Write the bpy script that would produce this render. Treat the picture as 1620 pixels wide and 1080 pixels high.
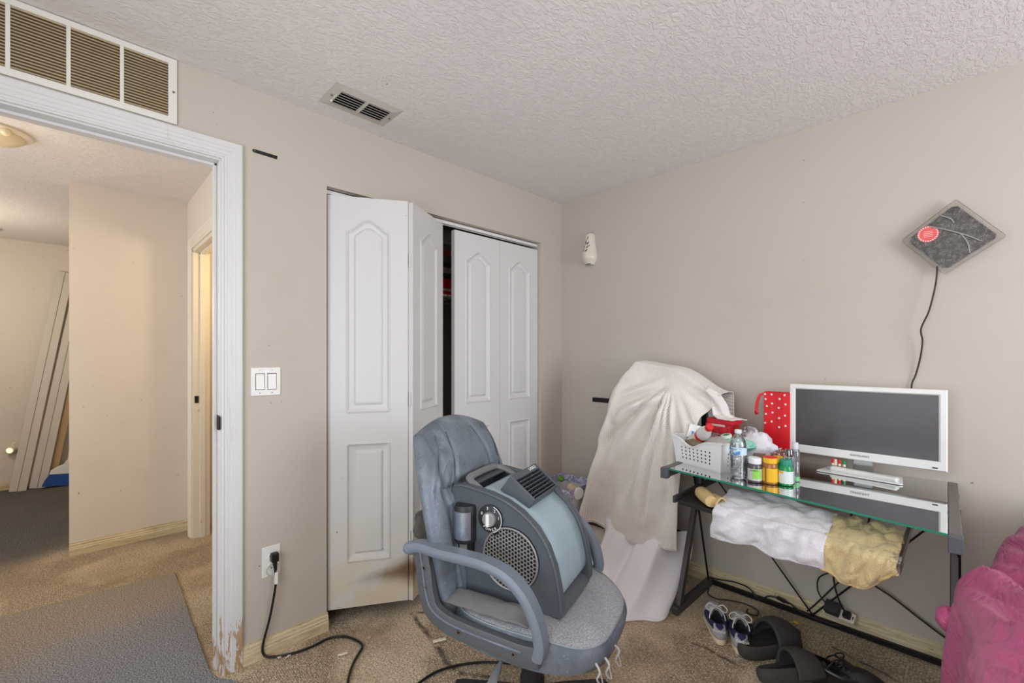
import bpy, bmesh, math, random
from mathutils import Vector, Matrix, noise
random.seed(7)
for o in list(bpy.data.objects): bpy.data.objects.remove(o, do_unlink=True)
SC = bpy.context.scene
COL = SC.collection
R = math.radians

# ------------------------------------------------------------------ camera, world, light, exposure
cam_d = bpy.data.cameras.new('camera'); cam = bpy.data.objects.new('camera', cam_d); COL.objects.link(cam)
cam.location = (2.1275, -2.619, 1.305); cam.rotation_euler = (R(90), 0, R(45.5))
cam_d.sensor_width = 36; cam_d.lens = 36*703/1620; cam_d.shift_y = 22/1620; cam_d.clip_start = .02
SC.camera = cam
SC.view_settings.view_transform = 'Standard'; SC.view_settings.look = 'None'
SC.view_settings.gamma = 1; SC.view_settings.use_curve_mapping = False
SC.view_settings.exposure = -0.13
SC.cycles.max_bounces = 8; SC.cycles.diffuse_bounces = 6; SC.cycles.glossy_bounces = 3; SC.cycles.transparent_max_bounces = 16
SC.cycles.use_adaptive_sampling = True; SC.cycles.adaptive_threshold = .03
SC.cycles.caustics_reflective = False; SC.cycles.caustics_refractive = False
wd = bpy.data.worlds.new('sky'); SC.world = wd; wd.use_nodes = True
wd.node_tree.nodes['Background'].inputs[0].default_value = (.75, .85, 1, 1)
wd.node_tree.nodes['Background'].inputs[1].default_value = 1.0

def area(name, loc, rot, sx, sy, power, col, spread=180):
    d = bpy.data.lights.new(name, 'AREA'); d.shape = 'RECTANGLE'; d.size = sx; d.size_y = sy
    d.energy = power; d.color = col; d.spread = R(spread)
    o = bpy.data.objects.new(name, d); COL.objects.link(o); o.location = loc; o.rotation_euler = rot
    return o
area('window_daylight', (4.00, -1.10, 1.5), (R(90), 0, R(90)), 1.1, 1.2, 46, (.86, .94, 1.0))
area('rear_fill_light', (1.75, -3.42, 1.32), (R(90), 0, 0), 1.7, 1.55, 36, (.92, .96, 1.0))  # area light added behind the camera as soft fill
area('hall_fill_light', (-1.05, -4.26, 1.5), (R(90), 0, 0), 1.3, 1.3, 25, (1.0, .98, .95))  # added light that brightens the hall; no window is known there

# ------------------------------------------------------------------ helpers
def lin(c):
    f = lambda v: v/12.92 if v <= .04045 else ((v+.055)/1.055)**2.4
    return tuple(f(v/255) for v in c) + (1.0,)
def mix(a, b, t): return a + (b-a)*t
def smooth(a, b, x):
    t = max(0, min(1, (x-a)/(b-a))); return t*t*(3-2*t)
def nz(x, y=0, z=0): return noise.noise(Vector((x, y, z)))

MATS = {}
class NT:
    def __init__(s, m): s.t = m.node_tree; s.n = s.t.nodes; s.l = s.t.links
    def new(s, typ, **kw):
        n = s.n.new(typ)
        for k, v in kw.items(): setattr(n, k, v)
        return n
    def val(s, sock, v):
        if hasattr(v, 'is_output') or isinstance(v, bpy.types.NodeSocket): s.l.new(v, sock)
        else: sock.default_value = v
    def math(s, op, a, b=0.0, c=0.0, clamp=False):
        n = s.new('ShaderNodeMath', operation=op, use_clamp=clamp)
        for i, v in enumerate((a, b, c)): s.val(n.inputs[i], v)
        return n.outputs[0]
    def mixc(s, f, a, b, bt='MIX'):
        n = s.new('ShaderNodeMix', data_type='RGBA', blend_type=bt)
        s.val(n.inputs[0], f); s.val(n.inputs[6], a); s.val(n.inputs[7], b); return n.outputs[2]
    def noise(s, vec, scale, detail=3, rough=.55, dist=0):
        n = s.new('ShaderNodeTexNoise'); s.val(n.inputs['Vector'], vec); n.inputs['Scale'].default_value = scale
        n.inputs['Detail'].default_value = detail; n.inputs['Roughness'].default_value = rough; n.inputs['Distortion'].default_value = dist
        return n.outputs[0]
    def ramp(s, f, a, b):
        n = s.new('ShaderNodeMapRange', interpolation_type='SMOOTHSTEP'); s.val(n.inputs[0], f)
        n.inputs[1].default_value = a; n.inputs[2].default_value = b; return n.outputs[0]
    def coord(s, kind='Object'): return s.new('ShaderNodeTexCoord').outputs[kind]
    def xyz(s, vec):
        n = s.new('ShaderNodeSeparateXYZ'); s.l.new(vec, n.inputs[0]); return n.outputs
    def bump(s, h, strength, dist=.01):
        n = s.new('ShaderNodeBump'); s.val(n.inputs['Height'], h); n.inputs['Strength'].default_value = strength
        n.inputs['Distance'].default_value = dist; return n.outputs[0]
    def scale(s, vec, v):
        n = s.new('ShaderNodeVectorMath', operation='MULTIPLY'); s.l.new(vec, n.inputs[0]); n.inputs[1].default_value = v; return n.outputs[0]

def mat(name, col, rough=.5, metal=0.0, var=.12, vscale=9, bump=0, bscale=60, speck=None, sheen=0, trans=0, coat=0, fn=None, emit=0, spec=.5, coord='Object', ior=1.45):
    """Procedural principled material: base colour broken up by noise, optional dust specks and bump."""
    if name in MATS: return MATS[name]
    m = bpy.data.materials.new(name); m.use_nodes = True; t = NT(m)
    p = t.n['Principled BSDF']; p.inputs['Roughness'].default_value = rough; p.inputs['Metallic'].default_value = metal
    p.inputs['Specular IOR Level'].default_value = spec; p.inputs['IOR'].default_value = ior
    if sheen: p.inputs['Sheen Weight'].default_value = sheen
    if trans: p.inputs['Transmission Weight'].default_value = trans
    if coat: p.inputs['Coat Weight'].default_value = coat
    v = t.coord(coord); c = lin(col)
    dark = tuple(x*(1-var) for x in c[:3]) + (1,); lite = tuple(min(1, x*(1+var)) for x in c[:3]) + (1,)
    out = t.mixc(t.noise(v, vscale, 4, .6), dark, lite)
    if speck:
        out = t.mixc(t.math('MULTIPLY', t.ramp(t.noise(v, speck[1], 4, .7), speck[2], speck[2]+.07), speck[3] if len(speck) > 3 else .8), out, lin(speck[0]))
    if fn: out = fn(t, v, out, p)
    t.val(p.inputs['Base Color'], out)
    if emit: t.val(p.inputs['Emission Color'], c); p.inputs['Emission Strength'].default_value = emit
    if bump: t.l.new(t.bump(t.noise(v, bscale, 3, .6), bump, .004), p.inputs['Normal'])
    MATS[name] = m; return m

def thin_glass(name, tint, gloss=1.0, ior=1.5, haze=None, rough=.02):
    """Clear sheet: tinted transparency with a Fresnel mirror layer, optionally a little white haze."""
    if name in MATS: return MATS[name]
    m = bpy.data.materials.new(name); m.use_nodes = True; t = NT(m); t.n.remove(t.n['Principled BSDF'])
    tr = t.new('ShaderNodeBsdfTransparent'); tr.inputs[0].default_value = lin(tint)
    gl = t.new('ShaderNodeBsdfGlossy'); gl.inputs['Roughness'].default_value = rough
    fr = t.new('ShaderNodeFresnel'); fr.inputs[0].default_value = ior
    base = tr.outputs[0]
    v = t.coord()
    if haze:
        df = t.new('ShaderNodeBsdfDiffuse'); df.inputs[0].default_value = lin(haze[0])
        ms = t.new('ShaderNodeMixShader')
        t.val(ms.inputs[0], t.math('MULTIPLY', t.ramp(t.noise(v, haze[2], 4, .65), .3, .75), haze[1]))
        t.l.new(base, ms.inputs[1]); t.l.new(df.outputs[0], ms.inputs[2]); base = ms.outputs[0]
    mx = t.new('ShaderNodeMixShader'); t.val(mx.inputs[0], t.math('MULTIPLY', fr.outputs[0], gloss, clamp=True))
    t.l.new(base, mx.inputs[1]); t.l.new(gl.outputs[0], mx.inputs[2])
    t.l.new(mx.outputs[0], t.n['Material Output'].inputs[0]); MATS[name] = m; return m

class MB:
    """Collects geometry; obj() turns it into one mesh object."""
    def __init__(s): s.v = []; s.f = []; s.m = []; s.uv = None
    def add(s, vs, fs, mi=0):
        b = len(s.v); s.v += [tuple(x) for x in vs]; s.f += [tuple(i+b for i in f) for f in fs]; s.m += [mi]*len(fs); return s
    def box(s, x0, x1, y0, y1, z0, z1, mi=0, M=None):
        vs = [Vector((x, y, z)) for x in (x0, x1) for y in (y0, y1) for z in (z0, z1)]
        if M is not None: vs = [M @ v for v in vs]
        return s.add(vs, [(0, 1, 3, 2), (4, 6, 7, 5), (0, 4, 5, 1), (2, 3, 7, 6), (0, 2, 6, 4), (1, 5, 7, 3)], mi)
    def cbox(s, c, d, mi=0, rot=None):
        M = Matrix.Translation(c)
        if rot is not None: M = M @ rot.to_4x4()
        return s.box(-d[0]/2, d[0]/2, -d[1]/2, d[1]/2, -d[2]/2, d[2]/2, mi, M)
    def beam(s, a, b, w, h, up=(0, 0, 1), mi=0):
        a, b = Vector(a), Vector(b); d = (b-a); L = d.length; d.normalize(); u = Vector(up)
        if abs(d.dot(u)) > .98: u = Vector((0, 1, 0))
        sd = u.cross(d).normalized(); u = d.cross(sd)
        M = Matrix((d, sd, u)).transposed().to_4x4(); M.translation = a
        return s.box(0, L, -w/2, w/2, -h/2, h/2, mi, M)
    def prism(s, pts, ax, a, b, mi=0):
        """pts: 2-D polygon; extruded along axis ax ('x','y','z') from a to b."""
        mp = {'x': lambda p, t: (t, p[0], p[1]), 'y': lambda p, t: (p[0], t, p[1]), 'z': lambda p, t: (p[0], p[1], t)}[ax]
        n = len(pts); vs = [mp(p, a) for p in pts] + [mp(p, b) for p in pts]
        return s.add(vs, [tuple(range(n))[::-1], tuple(range(n, 2*n))] + [(i, (i+1) % n, n+(i+1) % n, n+i) for i in range(n)], mi)
    def loft(s, rings, closed=True, cap0=True, cap1=True, mi=0):
        n = len(rings[0]); vs = [p for r in rings for p in r]; fs = []
        for k in range(len(rings)-1):
            for i in range(n if closed else n-1):
                j = (i+1) % n; fs.append((k*n+i, k*n+j, (k+1)*n+j, (k+1)*n+i))
        if cap0: fs.append(tuple(range(n))[::-1])
        if cap1: fs.append(tuple(range((len(rings)-1)*n, len(rings)*n)))
        return s.add(vs, fs, mi)
    def lathe(s, prof, n=24, c=(0, 0, 0), mi=0, M=None, cap0=True, cap1=True):
        rings = []
        for r, z in prof:
            ring = [Vector((r*math.cos(2*math.pi*i/n), r*math.sin(2*math.pi*i/n), z)) for i in range(n)]
            rings.append([(M @ p if M is not None else p) + Vector(c) for p in ring])
        return s.loft(rings, True, cap0, cap1, mi)
    def cyl(s, a, b, r, n=14, r2=None, mi=0):
        a, b = Vector(a), Vector(b); d = b-a; q = d.to_track_quat('Z', 'Y').to_matrix()
        return s.lathe([(r, 0), (r if r2 is None else r2, d.length)], n, a, mi, q)
    def tube(s, pts, r, n=8, mi=0, closed=False, sub=4, sect=None):
        """Round (or sect= 2-D polygon) section swept along a Catmull-Rom path."""
        P = [Vector(p) for p in pts]; path = []
        N = len(P)
        if sub > 1:
            for i in range(N if closed else N-1):
                g = (lambda k: P[k % N]) if closed else (lambda k: P[max(0, min(N-1, k))])
                p0, p1, p2, p3 = g(i-1), g(i), g(i+1), g(i+2)
                for q in range(sub):
                    t = q/sub
                    path.append(.5*((2*p1) + (p2-p0)*t + (2*p0-5*p1+4*p2-p3)*t*t + (3*p1-p0-3*p2+p3)*t**3))
            if not closed: path.append(P[-1])
        else: path = P
        K = len(path); rings = []; ref = None
        for k in range(K):
            a = path[(k-1) % K] if closed or k > 0 else path[k]; b = path[(k+1) % K] if closed or k < K-1 else path[k]
            d = (b-a)
            if d.length < 1e-9: d = Vector((0, 0, 1))
            d.normalize()
            if ref is None: ref = Vector((0, 0, 1)) if abs(d.z) < .9 else Vector((0, 1, 0))
            u = (ref - d*ref.dot(d)).normalized(); w = d.cross(u); ref = u
            rr = r(k/(K-1)) if callable(r) else r
            if sect: rings.append([path[k] + u*q[1] + w*q[0] for q in sect])
            else: rings.append([path[k] + (u*math.cos(2*math.pi*i/n) + w*math.sin(2*math.pi*i/n))*rr for i in range(n)])
        if closed: rings.append(rings[0])
        return s.loft(rings, True, not closed, not closed, mi)
    def grid(s, nu, nv, fn, mi=0, closed_u=False, uv=None):
        vs = [fn(i/nu, j/nv) for j in range(nv+1) for i in range(nu+1)]; b = len(s.v)
        fs = [(j*(nu+1)+i, j*(nu+1)+i+1, (j+1)*(nu+1)+i+1, (j+1)*(nu+1)+i) for j in range(nv) for i in range(nu)]
        s.add(vs, fs, mi)
        if uv:
            s.uv = s.uv or {}
            for j in range(nv+1):
                for i in range(nu+1): s.uv[b+j*(nu+1)+i] = (i/nu*uv[0], j/nv*uv[1])
        return s
    def sphere(s, c, r, nu=16, nv=10, mi=0, fn=None):
        def q(u, v):
            th, ph = u*2*math.pi, (v-.5)*math.pi
            d = Vector((math.cos(ph)*math.cos(th), math.cos(ph)*math.sin(th), math.sin(ph)))
            k = fn(d) if fn else 1
            rr = r if hasattr(r, '__len__') else (r, r, r)
            return (c[0]+d.x*rr[0]*k, c[1]+d.y*rr[1]*k, c[2]+d.z*rr[2]*k)
        return s.grid(nu, nv, q, mi)

def tag(o, label=None, cat=None, group=None, kind=None):
    for k, v in (('label', label), ('category', cat), ('group', group), ('kind', kind)):
        if v: o[k] = v
    return o
def obj(name, mb, m, parent=None, sm=None, bevel=0, seg=2, solid=0, sub=0, loc=None, rot=None, merge=False, **tags):
    me = bpy.data.meshes.new(name); me.from_pydata(mb.v, [], mb.f)
    for x in (m if isinstance(m, (list, tuple)) else [m]): me.materials.append(x)
    me.polygons.foreach_set('material_index', mb.m)
    if mb.uv:
        ul = me.uv_layers.new(name='UVMap')
        for lp in me.loops: ul.data[lp.index].uv = mb.uv.get(lp.vertex_index, (0, 0))
    bm = bmesh.new(); bm.from_mesh(me)
    if merge: bmesh.ops.remove_doubles(bm, verts=bm.verts, dist=1e-5)
    bmesh.ops.recalc_face_normals(bm, faces=bm.faces); bm.to_mesh(me); bm.free()
    if sm is not None:
        me.polygons.foreach_set('use_smooth', [True]*len(me.polygons)); me.set_sharp_from_angle(angle=R(sm))
    o = bpy.data.objects.new(name, me); COL.objects.link(o)
    if parent: o.parent = parent
    if loc: o.location = loc
    if rot: o.rotation_euler = rot
    if bevel:
        b = o.modifiers.new('bevel', 'BEVEL'); b.width = bevel; b.segments = seg; b.limit_method = 'ANGLE'; b.angle_limit = R(40)
        if sm is None:
            me.polygons.foreach_set('use_smooth', [True]*len(me.polygons)); b.harden_normals = True
            me.set_sharp_from_angle(angle=R(35))
    if solid:
        b = o.modifiers.new('solid', 'SOLIDIFY'); b.thickness = solid; b.offset = 0
    if sub:
        b = o.modifiers.new('sub', 'SUBSURF'); b.levels = sub; b.render_levels = sub
    tag(o, **tags); return o
def thing(name, label, cat, loc=(0, 0, 0), rz=0, group=None, kind=None, rot=None):
    o = bpy.data.objects.new(name, None); COL.objects.link(o); o.location = loc; o.rotation_euler = rot or (0, 0, rz)
    o.empty_display_size = .05
    return tag(o, label, cat, group, kind)
def same(src, parent=None, loc=None, rot=None):
    c = src.copy(); COL.objects.link(c); c.parent = parent
    if loc is not None: c.location = loc
    if rot is not None: c.rotation_euler = rot
    return c
def text(name, s, size, m, parent, loc, rot, depth=.0006, align='CENTER', shear=0, space=1.0):
    cu = bpy.data.curves.new(name, 'FONT'); cu.body = s; cu.size = size; cu.extrude = depth; cu.align_x = align; cu.align_y = 'CENTER'
    cu.shear = shear; cu.fill_mode = 'BOTH'; cu.space_character = space; cu.materials.append(m); cu.resolution_u = 3
    tmp = bpy.data.objects.new(name, cu); me = bpy.data.meshes.new_from_object(tmp); bpy.data.objects.remove(tmp)
    if not me.materials: me.materials.append(m)
    o = bpy.data.objects.new(name, me); COL.objects.link(o); o.parent = parent; o.location = loc; o.rotation_euler = rot
    return o
# ------------------------------------------------------------------ materials
def wall_fn(t, v, out, p):
    # scuffs and fly specks on old flat paint, fine roller texture
    s1 = t.math('MULTIPLY', t.ramp(t.noise(v, 1.7, 5, .65), .52, .78), .16)
    out = t.mixc(s1, out, lin((176, 158, 136)))
    s2 = t.ramp(t.noise(v, 44, 2, .5), .745, .77)
    out = t.mixc(t.math('MULTIPLY', s2, .55), out, lin((90, 74, 58)))
    t.l.new(t.bump(t.noise(v, 150, 3, .6), .10, .003), p.inputs['Normal']); return out
M_wall = mat('wall_paint', (197, 188, 177), .75, var=.02, vscale=2.5, fn=wall_fn, spec=.25)
def ceil_fn(t, v, out, p):
    a = t.ramp(t.noise(t.scale(v, (1, .55, 1)), 48, 4, .62, 1.2), .44, .60)
    b = t.noise(v, 170, 2, .5)
    h = t.math('ADD', a, t.math('MULTIPLY', b, .25))
    t.l.new(t.bump(h, .42, .005), p.inputs['Normal'])
    out = t.mixc(t.math('MULTIPLY', a, .10), out, lin((200, 196, 192)))
    x, y, z = t.xyz(v)
    r_ = t.math('SQRT', t.math('ADD', t.math('POWER', t.math('SUBTRACT', x, .450), 2), t.math('POWER', t.math('SUBTRACT', y, -1.690), 2)))
    sp_ = t.math('MULTIPLY', t.ramp(r_, .075, .0), t.ramp(t.noise(v, 120, 2, .5), .62, .66))
    out = t.mixc(t.math('MULTIPLY', sp_, .8), out, lin((70, 64, 60)))
    return out
M_wallhall_lit = mat('lit_hall_wall', (222, 213, 203), .75, var=.02, vscale=2.5, fn=wall_fn, spec=.25)  # wall paint made paler: brighter hall light put into the colour
M_ceil = mat('ceiling_knockdown_texture', (230, 226, 224), .85, var=.03, vscale=2, fn=ceil_fn, spec=.2)
def trim_fn(t, v, out, p):
    x, y, z = t.xyz(v)
    # paint worn through to tan wood low on the casing
    low = t.ramp(z, .48, .05)
    n = t.noise(t.scale(v, (26, 26, 5)), 1.6, 4, .7)
    k = t.ramp(t.math('ADD', n, t.math('MULTIPLY', low, .22)), .69, .72)
    out = t.mixc(t.math('MULTIPLY', k, low), out, lin((176, 142, 104)))
    d = t.math('MULTIPLY', t.ramp(t.noise(t.scale(v, (20, 20, 2)), 2, 5, .7), .60, .75), .35)
    return t.mixc(d, out, lin((190, 176, 150)))
M_trim = mat('white_trim_paint', (217, 217, 217), .4, var=.03, vscale=3, fn=trim_fn)
def base_fn(t, v, out, p):
    x, y, z = t.xyz(v)
    k = t.ramp(t.noise(t.scale(v, (2, 2, 14)), 4, 5, .7), .42, .72)
    out = t.mixc(t.math('MULTIPLY', k, .75), out, lin((176, 150, 104)))
    s = t.ramp(t.noise(v, 70, 3, .6), .66, .70)
    return t.mixc(t.math('MULTIPLY', s, .6), out, lin((96, 76, 48)))
M_base = mat('grimy_baseboard_paint', (214, 200, 166), .55, var=.05, fn=base_fn)
def carpet_fn(t, v, out, p):
    x, y, z = t.xyz(v)
    fib = t.noise(v, 120, 4, .75)
    lump = t.noise(v, 55, 4, .65)
    # woven loops where the pile is worn flat
    wv = t.new('ShaderNodeTexVoronoi'); t.val(wv.inputs['Vector'], t.scale(v, (1.0, 1.35, 1))); wv.inputs['Scale'].default_value = 95; wv.inputs['Randomness'].default_value = .55
    loop = wv.outputs['Distance']
    flat = t.ramp(t.noise(v, 1.9, 3, .5), .46, .56)
    h = t.mixc(flat, lump, t.math('SUBTRACT', 1, loop))
    c = t.mixc(t.ramp(fib, .3, .7), lin((146, 124, 94)), lin((246, 228, 198)))
    c = t.mixc(t.math('MULTIPLY', t.math('MULTIPLY', t.ramp(loop, .25, .65), flat), .6), c, lin((98, 78, 56)))
    c = t.mixc(t.math('MULTIPLY', t.ramp(t.noise(v, 2.3, 5, .65), .42, .70), .5), c, lin((128, 106, 78)))
    c = t.mixc(t.math('MULTIPLY', t.ramp(lump, .54, .72), .55), c, lin((236, 216, 184)))
    # hall and far room: greyer, trodden pile
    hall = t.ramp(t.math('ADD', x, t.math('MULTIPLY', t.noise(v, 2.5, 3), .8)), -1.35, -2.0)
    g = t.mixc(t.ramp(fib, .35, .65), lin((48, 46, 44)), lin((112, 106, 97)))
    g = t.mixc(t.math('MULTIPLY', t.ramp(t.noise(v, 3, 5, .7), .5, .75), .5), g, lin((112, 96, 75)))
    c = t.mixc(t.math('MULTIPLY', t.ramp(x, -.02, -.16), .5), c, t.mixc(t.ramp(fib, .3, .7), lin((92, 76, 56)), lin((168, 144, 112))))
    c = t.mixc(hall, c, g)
    # dark seam lines of the pieced carpet
    sn1 = t.math('MULTIPLY', t.math('SUBTRACT', t.noise(v, 9, 2), .5), .05); sn2 = t.ramp(t.noise(v, 16, 2), .28, .58)
    def seam(ax, ay, bx, by, w):
        L = math.hypot(bx-ax, by-ay); nx, ny = -(by-ay)/L, (bx-ax)/L
        d = t.math('ADD', t.math('MULTIPLY', t.math('SUBTRACT', x, ax), nx), t.math('MULTIPLY', t.math('SUBTRACT', y, ay), ny))
        d = t.math('ABSOLUTE', t.math('ADD', d, sn1))
        s = t.math('ADD', t.math('MULTIPLY', t.math('SUBTRACT', x, ax), (bx-ax)/L), t.math('MULTIPLY', t.math('SUBTRACT', y, ay), (by-ay)/L))
        k = t.math('MULTIPLY', t.ramp(d, w*1.7, w*.2), t.math('MULTIPLY', t.ramp(s, 0, .02), t.ramp(s, L, L-.02)))
        return t.math('MULTIPLY', k, sn2)
    for a in ((.15, -1.40, .66, -1.50, .012), (.66, -1.50, .80, -1.40, .011), (1.25, -.62, 1.50, -.62, .008), (.15, -1.40, .35, -1.22, .010), (1.70, -.20, 2.3, -.36, .008)):
        c = t.mixc(t.math('MULTIPLY', seam(*a), .8), c, lin((52, 40, 28)))
    # pale lint
    c = t.mixc(t.math('MULTIPLY', t.ramp(t.noise(v, 60, 2, .4), .765, .785), .8), c, lin((208, 198, 180)))
    hh = t.math('ADD', h, t.math('MULTIPLY', fib, .5))
    t.l.new(t.bump(hh, .85, .008), p.inputs['Normal']); return c
M_carpet = mat('worn_brown_carpet', (130, 108, 80), .95, fn=carpet_fn, spec=.1, sheen=.1)
def rug_fn(t, v, out, p):
    x, y, z = t.xyz(v)
    fib = t.noise(v, 180, 4, .75)
    c = t.mixc(t.ramp(fib, .35, .66), lin((66, 66, 71)), lin((168, 167, 170)))
    k = t.ramp(t.math('ADD', x, t.math('MULTIPLY', t.noise(v, 4, 3), .45)), -.05, -.85)
    c = t.mixc(t.math('MULTIPLY', k, .72), c, t.mixc(t.ramp(fib, .35, .65), lin((98, 86, 70)), lin((176, 160, 136))))
    c = t.mixc(t.math('MULTIPLY', t.ramp(t.noise(v, 75, 2, .4), .76, .78), .8), c, lin((205, 200, 194)))
    t.l.new(t.bump(fib, .6, .004), p.inputs['Normal']); return c
M_rug = mat('grey_needle_felt_rug', (96, 96, 102), .95, fn=rug_fn, spec=.1)
def leaf_fn(t, v, out, p):
    # yellowing toward the bottom edge, scattered specks
    x, y, z = t.xyz(v)
    k = t.math('MULTIPLY', t.ramp(z, .55, 0), t.ramp(t.noise(v, 6, 4, .6), .30, .62))
    out = t.mixc(t.math('MULTIPLY', k, .62), out, lin((212, 194, 146)))
    # brown scorch where the two leaves meet, low down
    dx = t.math('MULTIPLY', t.math('ABSOLUTE', t.math('SUBTRACT', x, .385)), 3.6)
    dz = t.math('MULTIPLY', t.math('ABSOLUTE', t.math('SUBTRACT', z, t.math('ADD', .155, t.math('MULTIPLY', t.math('SUBTRACT', .38, x), -.12)))), 11)
    d = t.math('ADD', t.math('ADD', dx, dz), t.math('MULTIPLY', t.math('SUBTRACT', t.noise(v, 14, 4), .5), .55))
    out = t.mixc(t.math('MULTIPLY', t.ramp(d, 1.15, .10), .92), out, lin((104, 70, 34)))
    s = t.ramp(t.noise(v, 34, 2, .5), .755, .77)
    return t.mixc(t.math('MULTIPLY', s, .6), out, lin((88, 72, 54)))
M_leaf = mat('aged_white_door_paint', (213, 212, 212), .42, var=.03, vscale=3, fn=leaf_fn)
M_leaf2 = mat('white_door_paint', (216, 216, 216), .42, var=.025, vscale=3, speck=((150, 140, 126), 30, .74, .4))
M_plate = mat('white_plastic_plate', (234, 233, 230), .35, var=.03)
M_switchgap = mat('shadow_gap_plastic', (120, 116, 110), .6, var=.05)
M_ivory = mat('ivory_plastic', (222, 214, 196), .4, var=.04)
M_black = mat('black_plastic', (22, 21, 22), .45, var=.2)
M_dark = mat('dark_void', (16, 14, 13), .9, var=.2)
M_cable = mat('black_cable', (24, 23, 24), .4, var=.15)
M_browncable = mat('brown_black_cable', (44, 32, 26), .5, var=.15)
M_metal = mat('brushed_steel', (170, 168, 164), .3, 1, var=.08, vscale=40)
M_screw = mat('screw_steel', (150, 146, 138), .35, 1, var=.1)
M_grille = mat('white_enamel_grille', (226, 224, 216), .4, var=.04, speck=((170, 150, 116), 60, .68, .4))
M_slat = mat('grille_slats_grimy', (206, 190, 156), .5, var=.12, vscale=30, speck=((74, 52, 30), 50, .62, .9))
M_vent = mat('vent_beige_enamel', (198, 193, 184), .45, var=.06, speck=((120, 104, 84), 60, .66, .5))
M_filter = mat('dusty_filter', (96, 78, 56), .9, var=.35, vscale=20)

# ------------------------------------------------------------------ room shell
H = 2.44; T = .115
XR, YF = 4.05, -3.48                      # right wall, wall behind the camera
HX, HY, HF = -1.95, -2.02, -4.3           # hall far wall, hall end wall, hall front
def struct(name, mb, m, label, **k): return obj(name, mb, m, kind='structure', label=label, **k)
struct('floor', MB().box(-4.6, XR+.1, HF-.1, .1, -.12, 0), M_carpet, 'worn brown carpet over the bedroom and hall floor')
struct('ceiling', MB().box(-4.6, XR+.1, HF-.1, .1, H, H+.1), M_ceil, 'pale knockdown-textured ceiling')
DL, DR, DH = -2.985, -2.200, 2.10          # bedroom doorway
CL, CR, CH = -1.765, -.235, 2.112          # closet opening
M_trim2 = mat('plain_trim_paint', (226, 220, 206), .45, var=.04, vscale=3, speck=((170, 150, 116), 20, .62, .4))
w = MB().box(-T, 0, HF, DL-.02, 0, H).box(-T, 0, DL-.02, DR+.02, DH+.02, H).box(-T, 0, DR+.02, CL, 0, H).box(-T, 0, CL, CR, CH, H).box(-T, 0, CR, 0, 0, H)
struct('wall_left', w, M_wall, 'beige painted wall holding the doorway and the closet')
struct('wall_back', MB().box(-.9, XR+.1, 0, .1, 0, H), M_wall, 'beige painted wall behind the desk')
wy0, wy1, wz0, wz1 = -1.70, -.50, .88, 2.12
struct('wall_right', MB().box(XR, XR+.1, YF-.1, wy0, 0, H).box(XR, XR+.1, wy1, 0, 0, H).box(XR, XR+.1, wy0, wy1, 0, wz0).box(XR, XR+.1, wy0, wy1, wz1, H), M_wall, 'beige wall with the bedroom window')
vx0, vx1 = .85, 2.65
struct('wall_front', MB().box(0, vx0, YF-.1, YF, 0, H).box(vx1, XR, YF-.1, YF, 0, H).box(vx0, vx1, YF-.1, YF, 0, .5).box(vx0, vx1, YF-.1, YF, 2.15, H), M_wall, 'beige wall behind the photographer with an added window opening')
for n, (fr, lab) in enumerate((( [(XR+.02, XR+.06, wy0, wy0+.05, wz0, wz1), (XR+.02, XR+.06, wy1-.05, wy1, wz0, wz1), (XR+.02, XR+.06, wy0, wy1, wz0, wz0+.05), (XR+.02, XR+.06, wy0, wy1, wz1-.05, wz1), (XR+.02, XR+.06, wy0, wy1, 1.48, 1.52)], 'white window frame in the right wall'),
    ([(vx0, vx0+.05, YF-.06, YF-.02, .5, 2.15), (vx1-.05, vx1, YF-.06, YF-.02, .5, 2.15), (vx0, vx1, YF-.06, YF-.02, .5, .55), (vx0, vx1, YF-.06, YF-.02, 2.1, 2.15), (vx0, vx1, YF-.06, YF-.02, 1.5, 1.54)], 'added white window frame around the rear fill light'), ([(-1.72, -1.67, HF-.06, HF-.02, .83, 2.17), (-.43, -.38, HF-.06, HF-.02, .83, 2.17), (-1.72, -.38, HF-.06, HF-.02, .83, .88), (-1.72, -.38, HF-.06, HF-.02, 2.12, 2.17), (-1.72, -.38, HF-.06, HF-.02, 1.48, 1.52)], 'added white window frame around the hall fill light'))):  # rear and hall windows are unseen, added to carry the fill lights
    m_ = MB()
    for b in fr: m_.box(*b)
    struct('window_%d' % (n+1), m_, M_trim, lab, bevel=.004)
# closet interior
struct('wall_closet', MB().box(-.80, -.72, -1.92, 0, 0, H).box(-.72, -T, -2.0, -1.92, 0, H), M_wall, 'beige walls inside the closet')
# hall and the room beyond
struct('wall_hall_end', MB().box(HX, -1.74, HY, HY+.1, 0, H).box(-.86, -T, HY, HY+.1, 0, H).box(-1.74, -.86, HY, HY+.1, 2.06, H), M_wallhall_lit, 'beige wall ending the hall with an open doorway')
struct('wall_hall_far', MB().box(HX-.1, HX, -2.648, HY+.1, 0, H), M_wallhall_lit, 'pale partition wall across the hall')
struct('wall_beyond', MB().box(-4.5, -4.4, HF, -1.0, 0, H), M_wallhall_lit, 'beige wall of the room beyond the hall')
struct('wall_beyond_side', MB().box(-4.4, HX-.1, -2.05, -1.95, 0, H), M_wall, 'side wall of the room beyond the hall')
struct('wall_hall_front', MB().box(-4.6, -1.72, HF-.1, HF, 0, H).box(-.38, -T, HF-.1, HF, 0, H).box(-1.72, -.38, HF-.1, HF, 0, .83).box(-1.72, -.38, HF-.1, HF, 2.17, H), M_wall, 'beige wall at the near end of the hall')
struct('wall_bath', MB().box(-2.05, -.75, -1.02, -.95, 0, H).box(-2.05, -1.95, HY+.1, -1.0, 0, H).box(-.85, -.80, HY+.1, -1.0, 0, H), M_wall, 'walls of the lit room off the hall')

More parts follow.
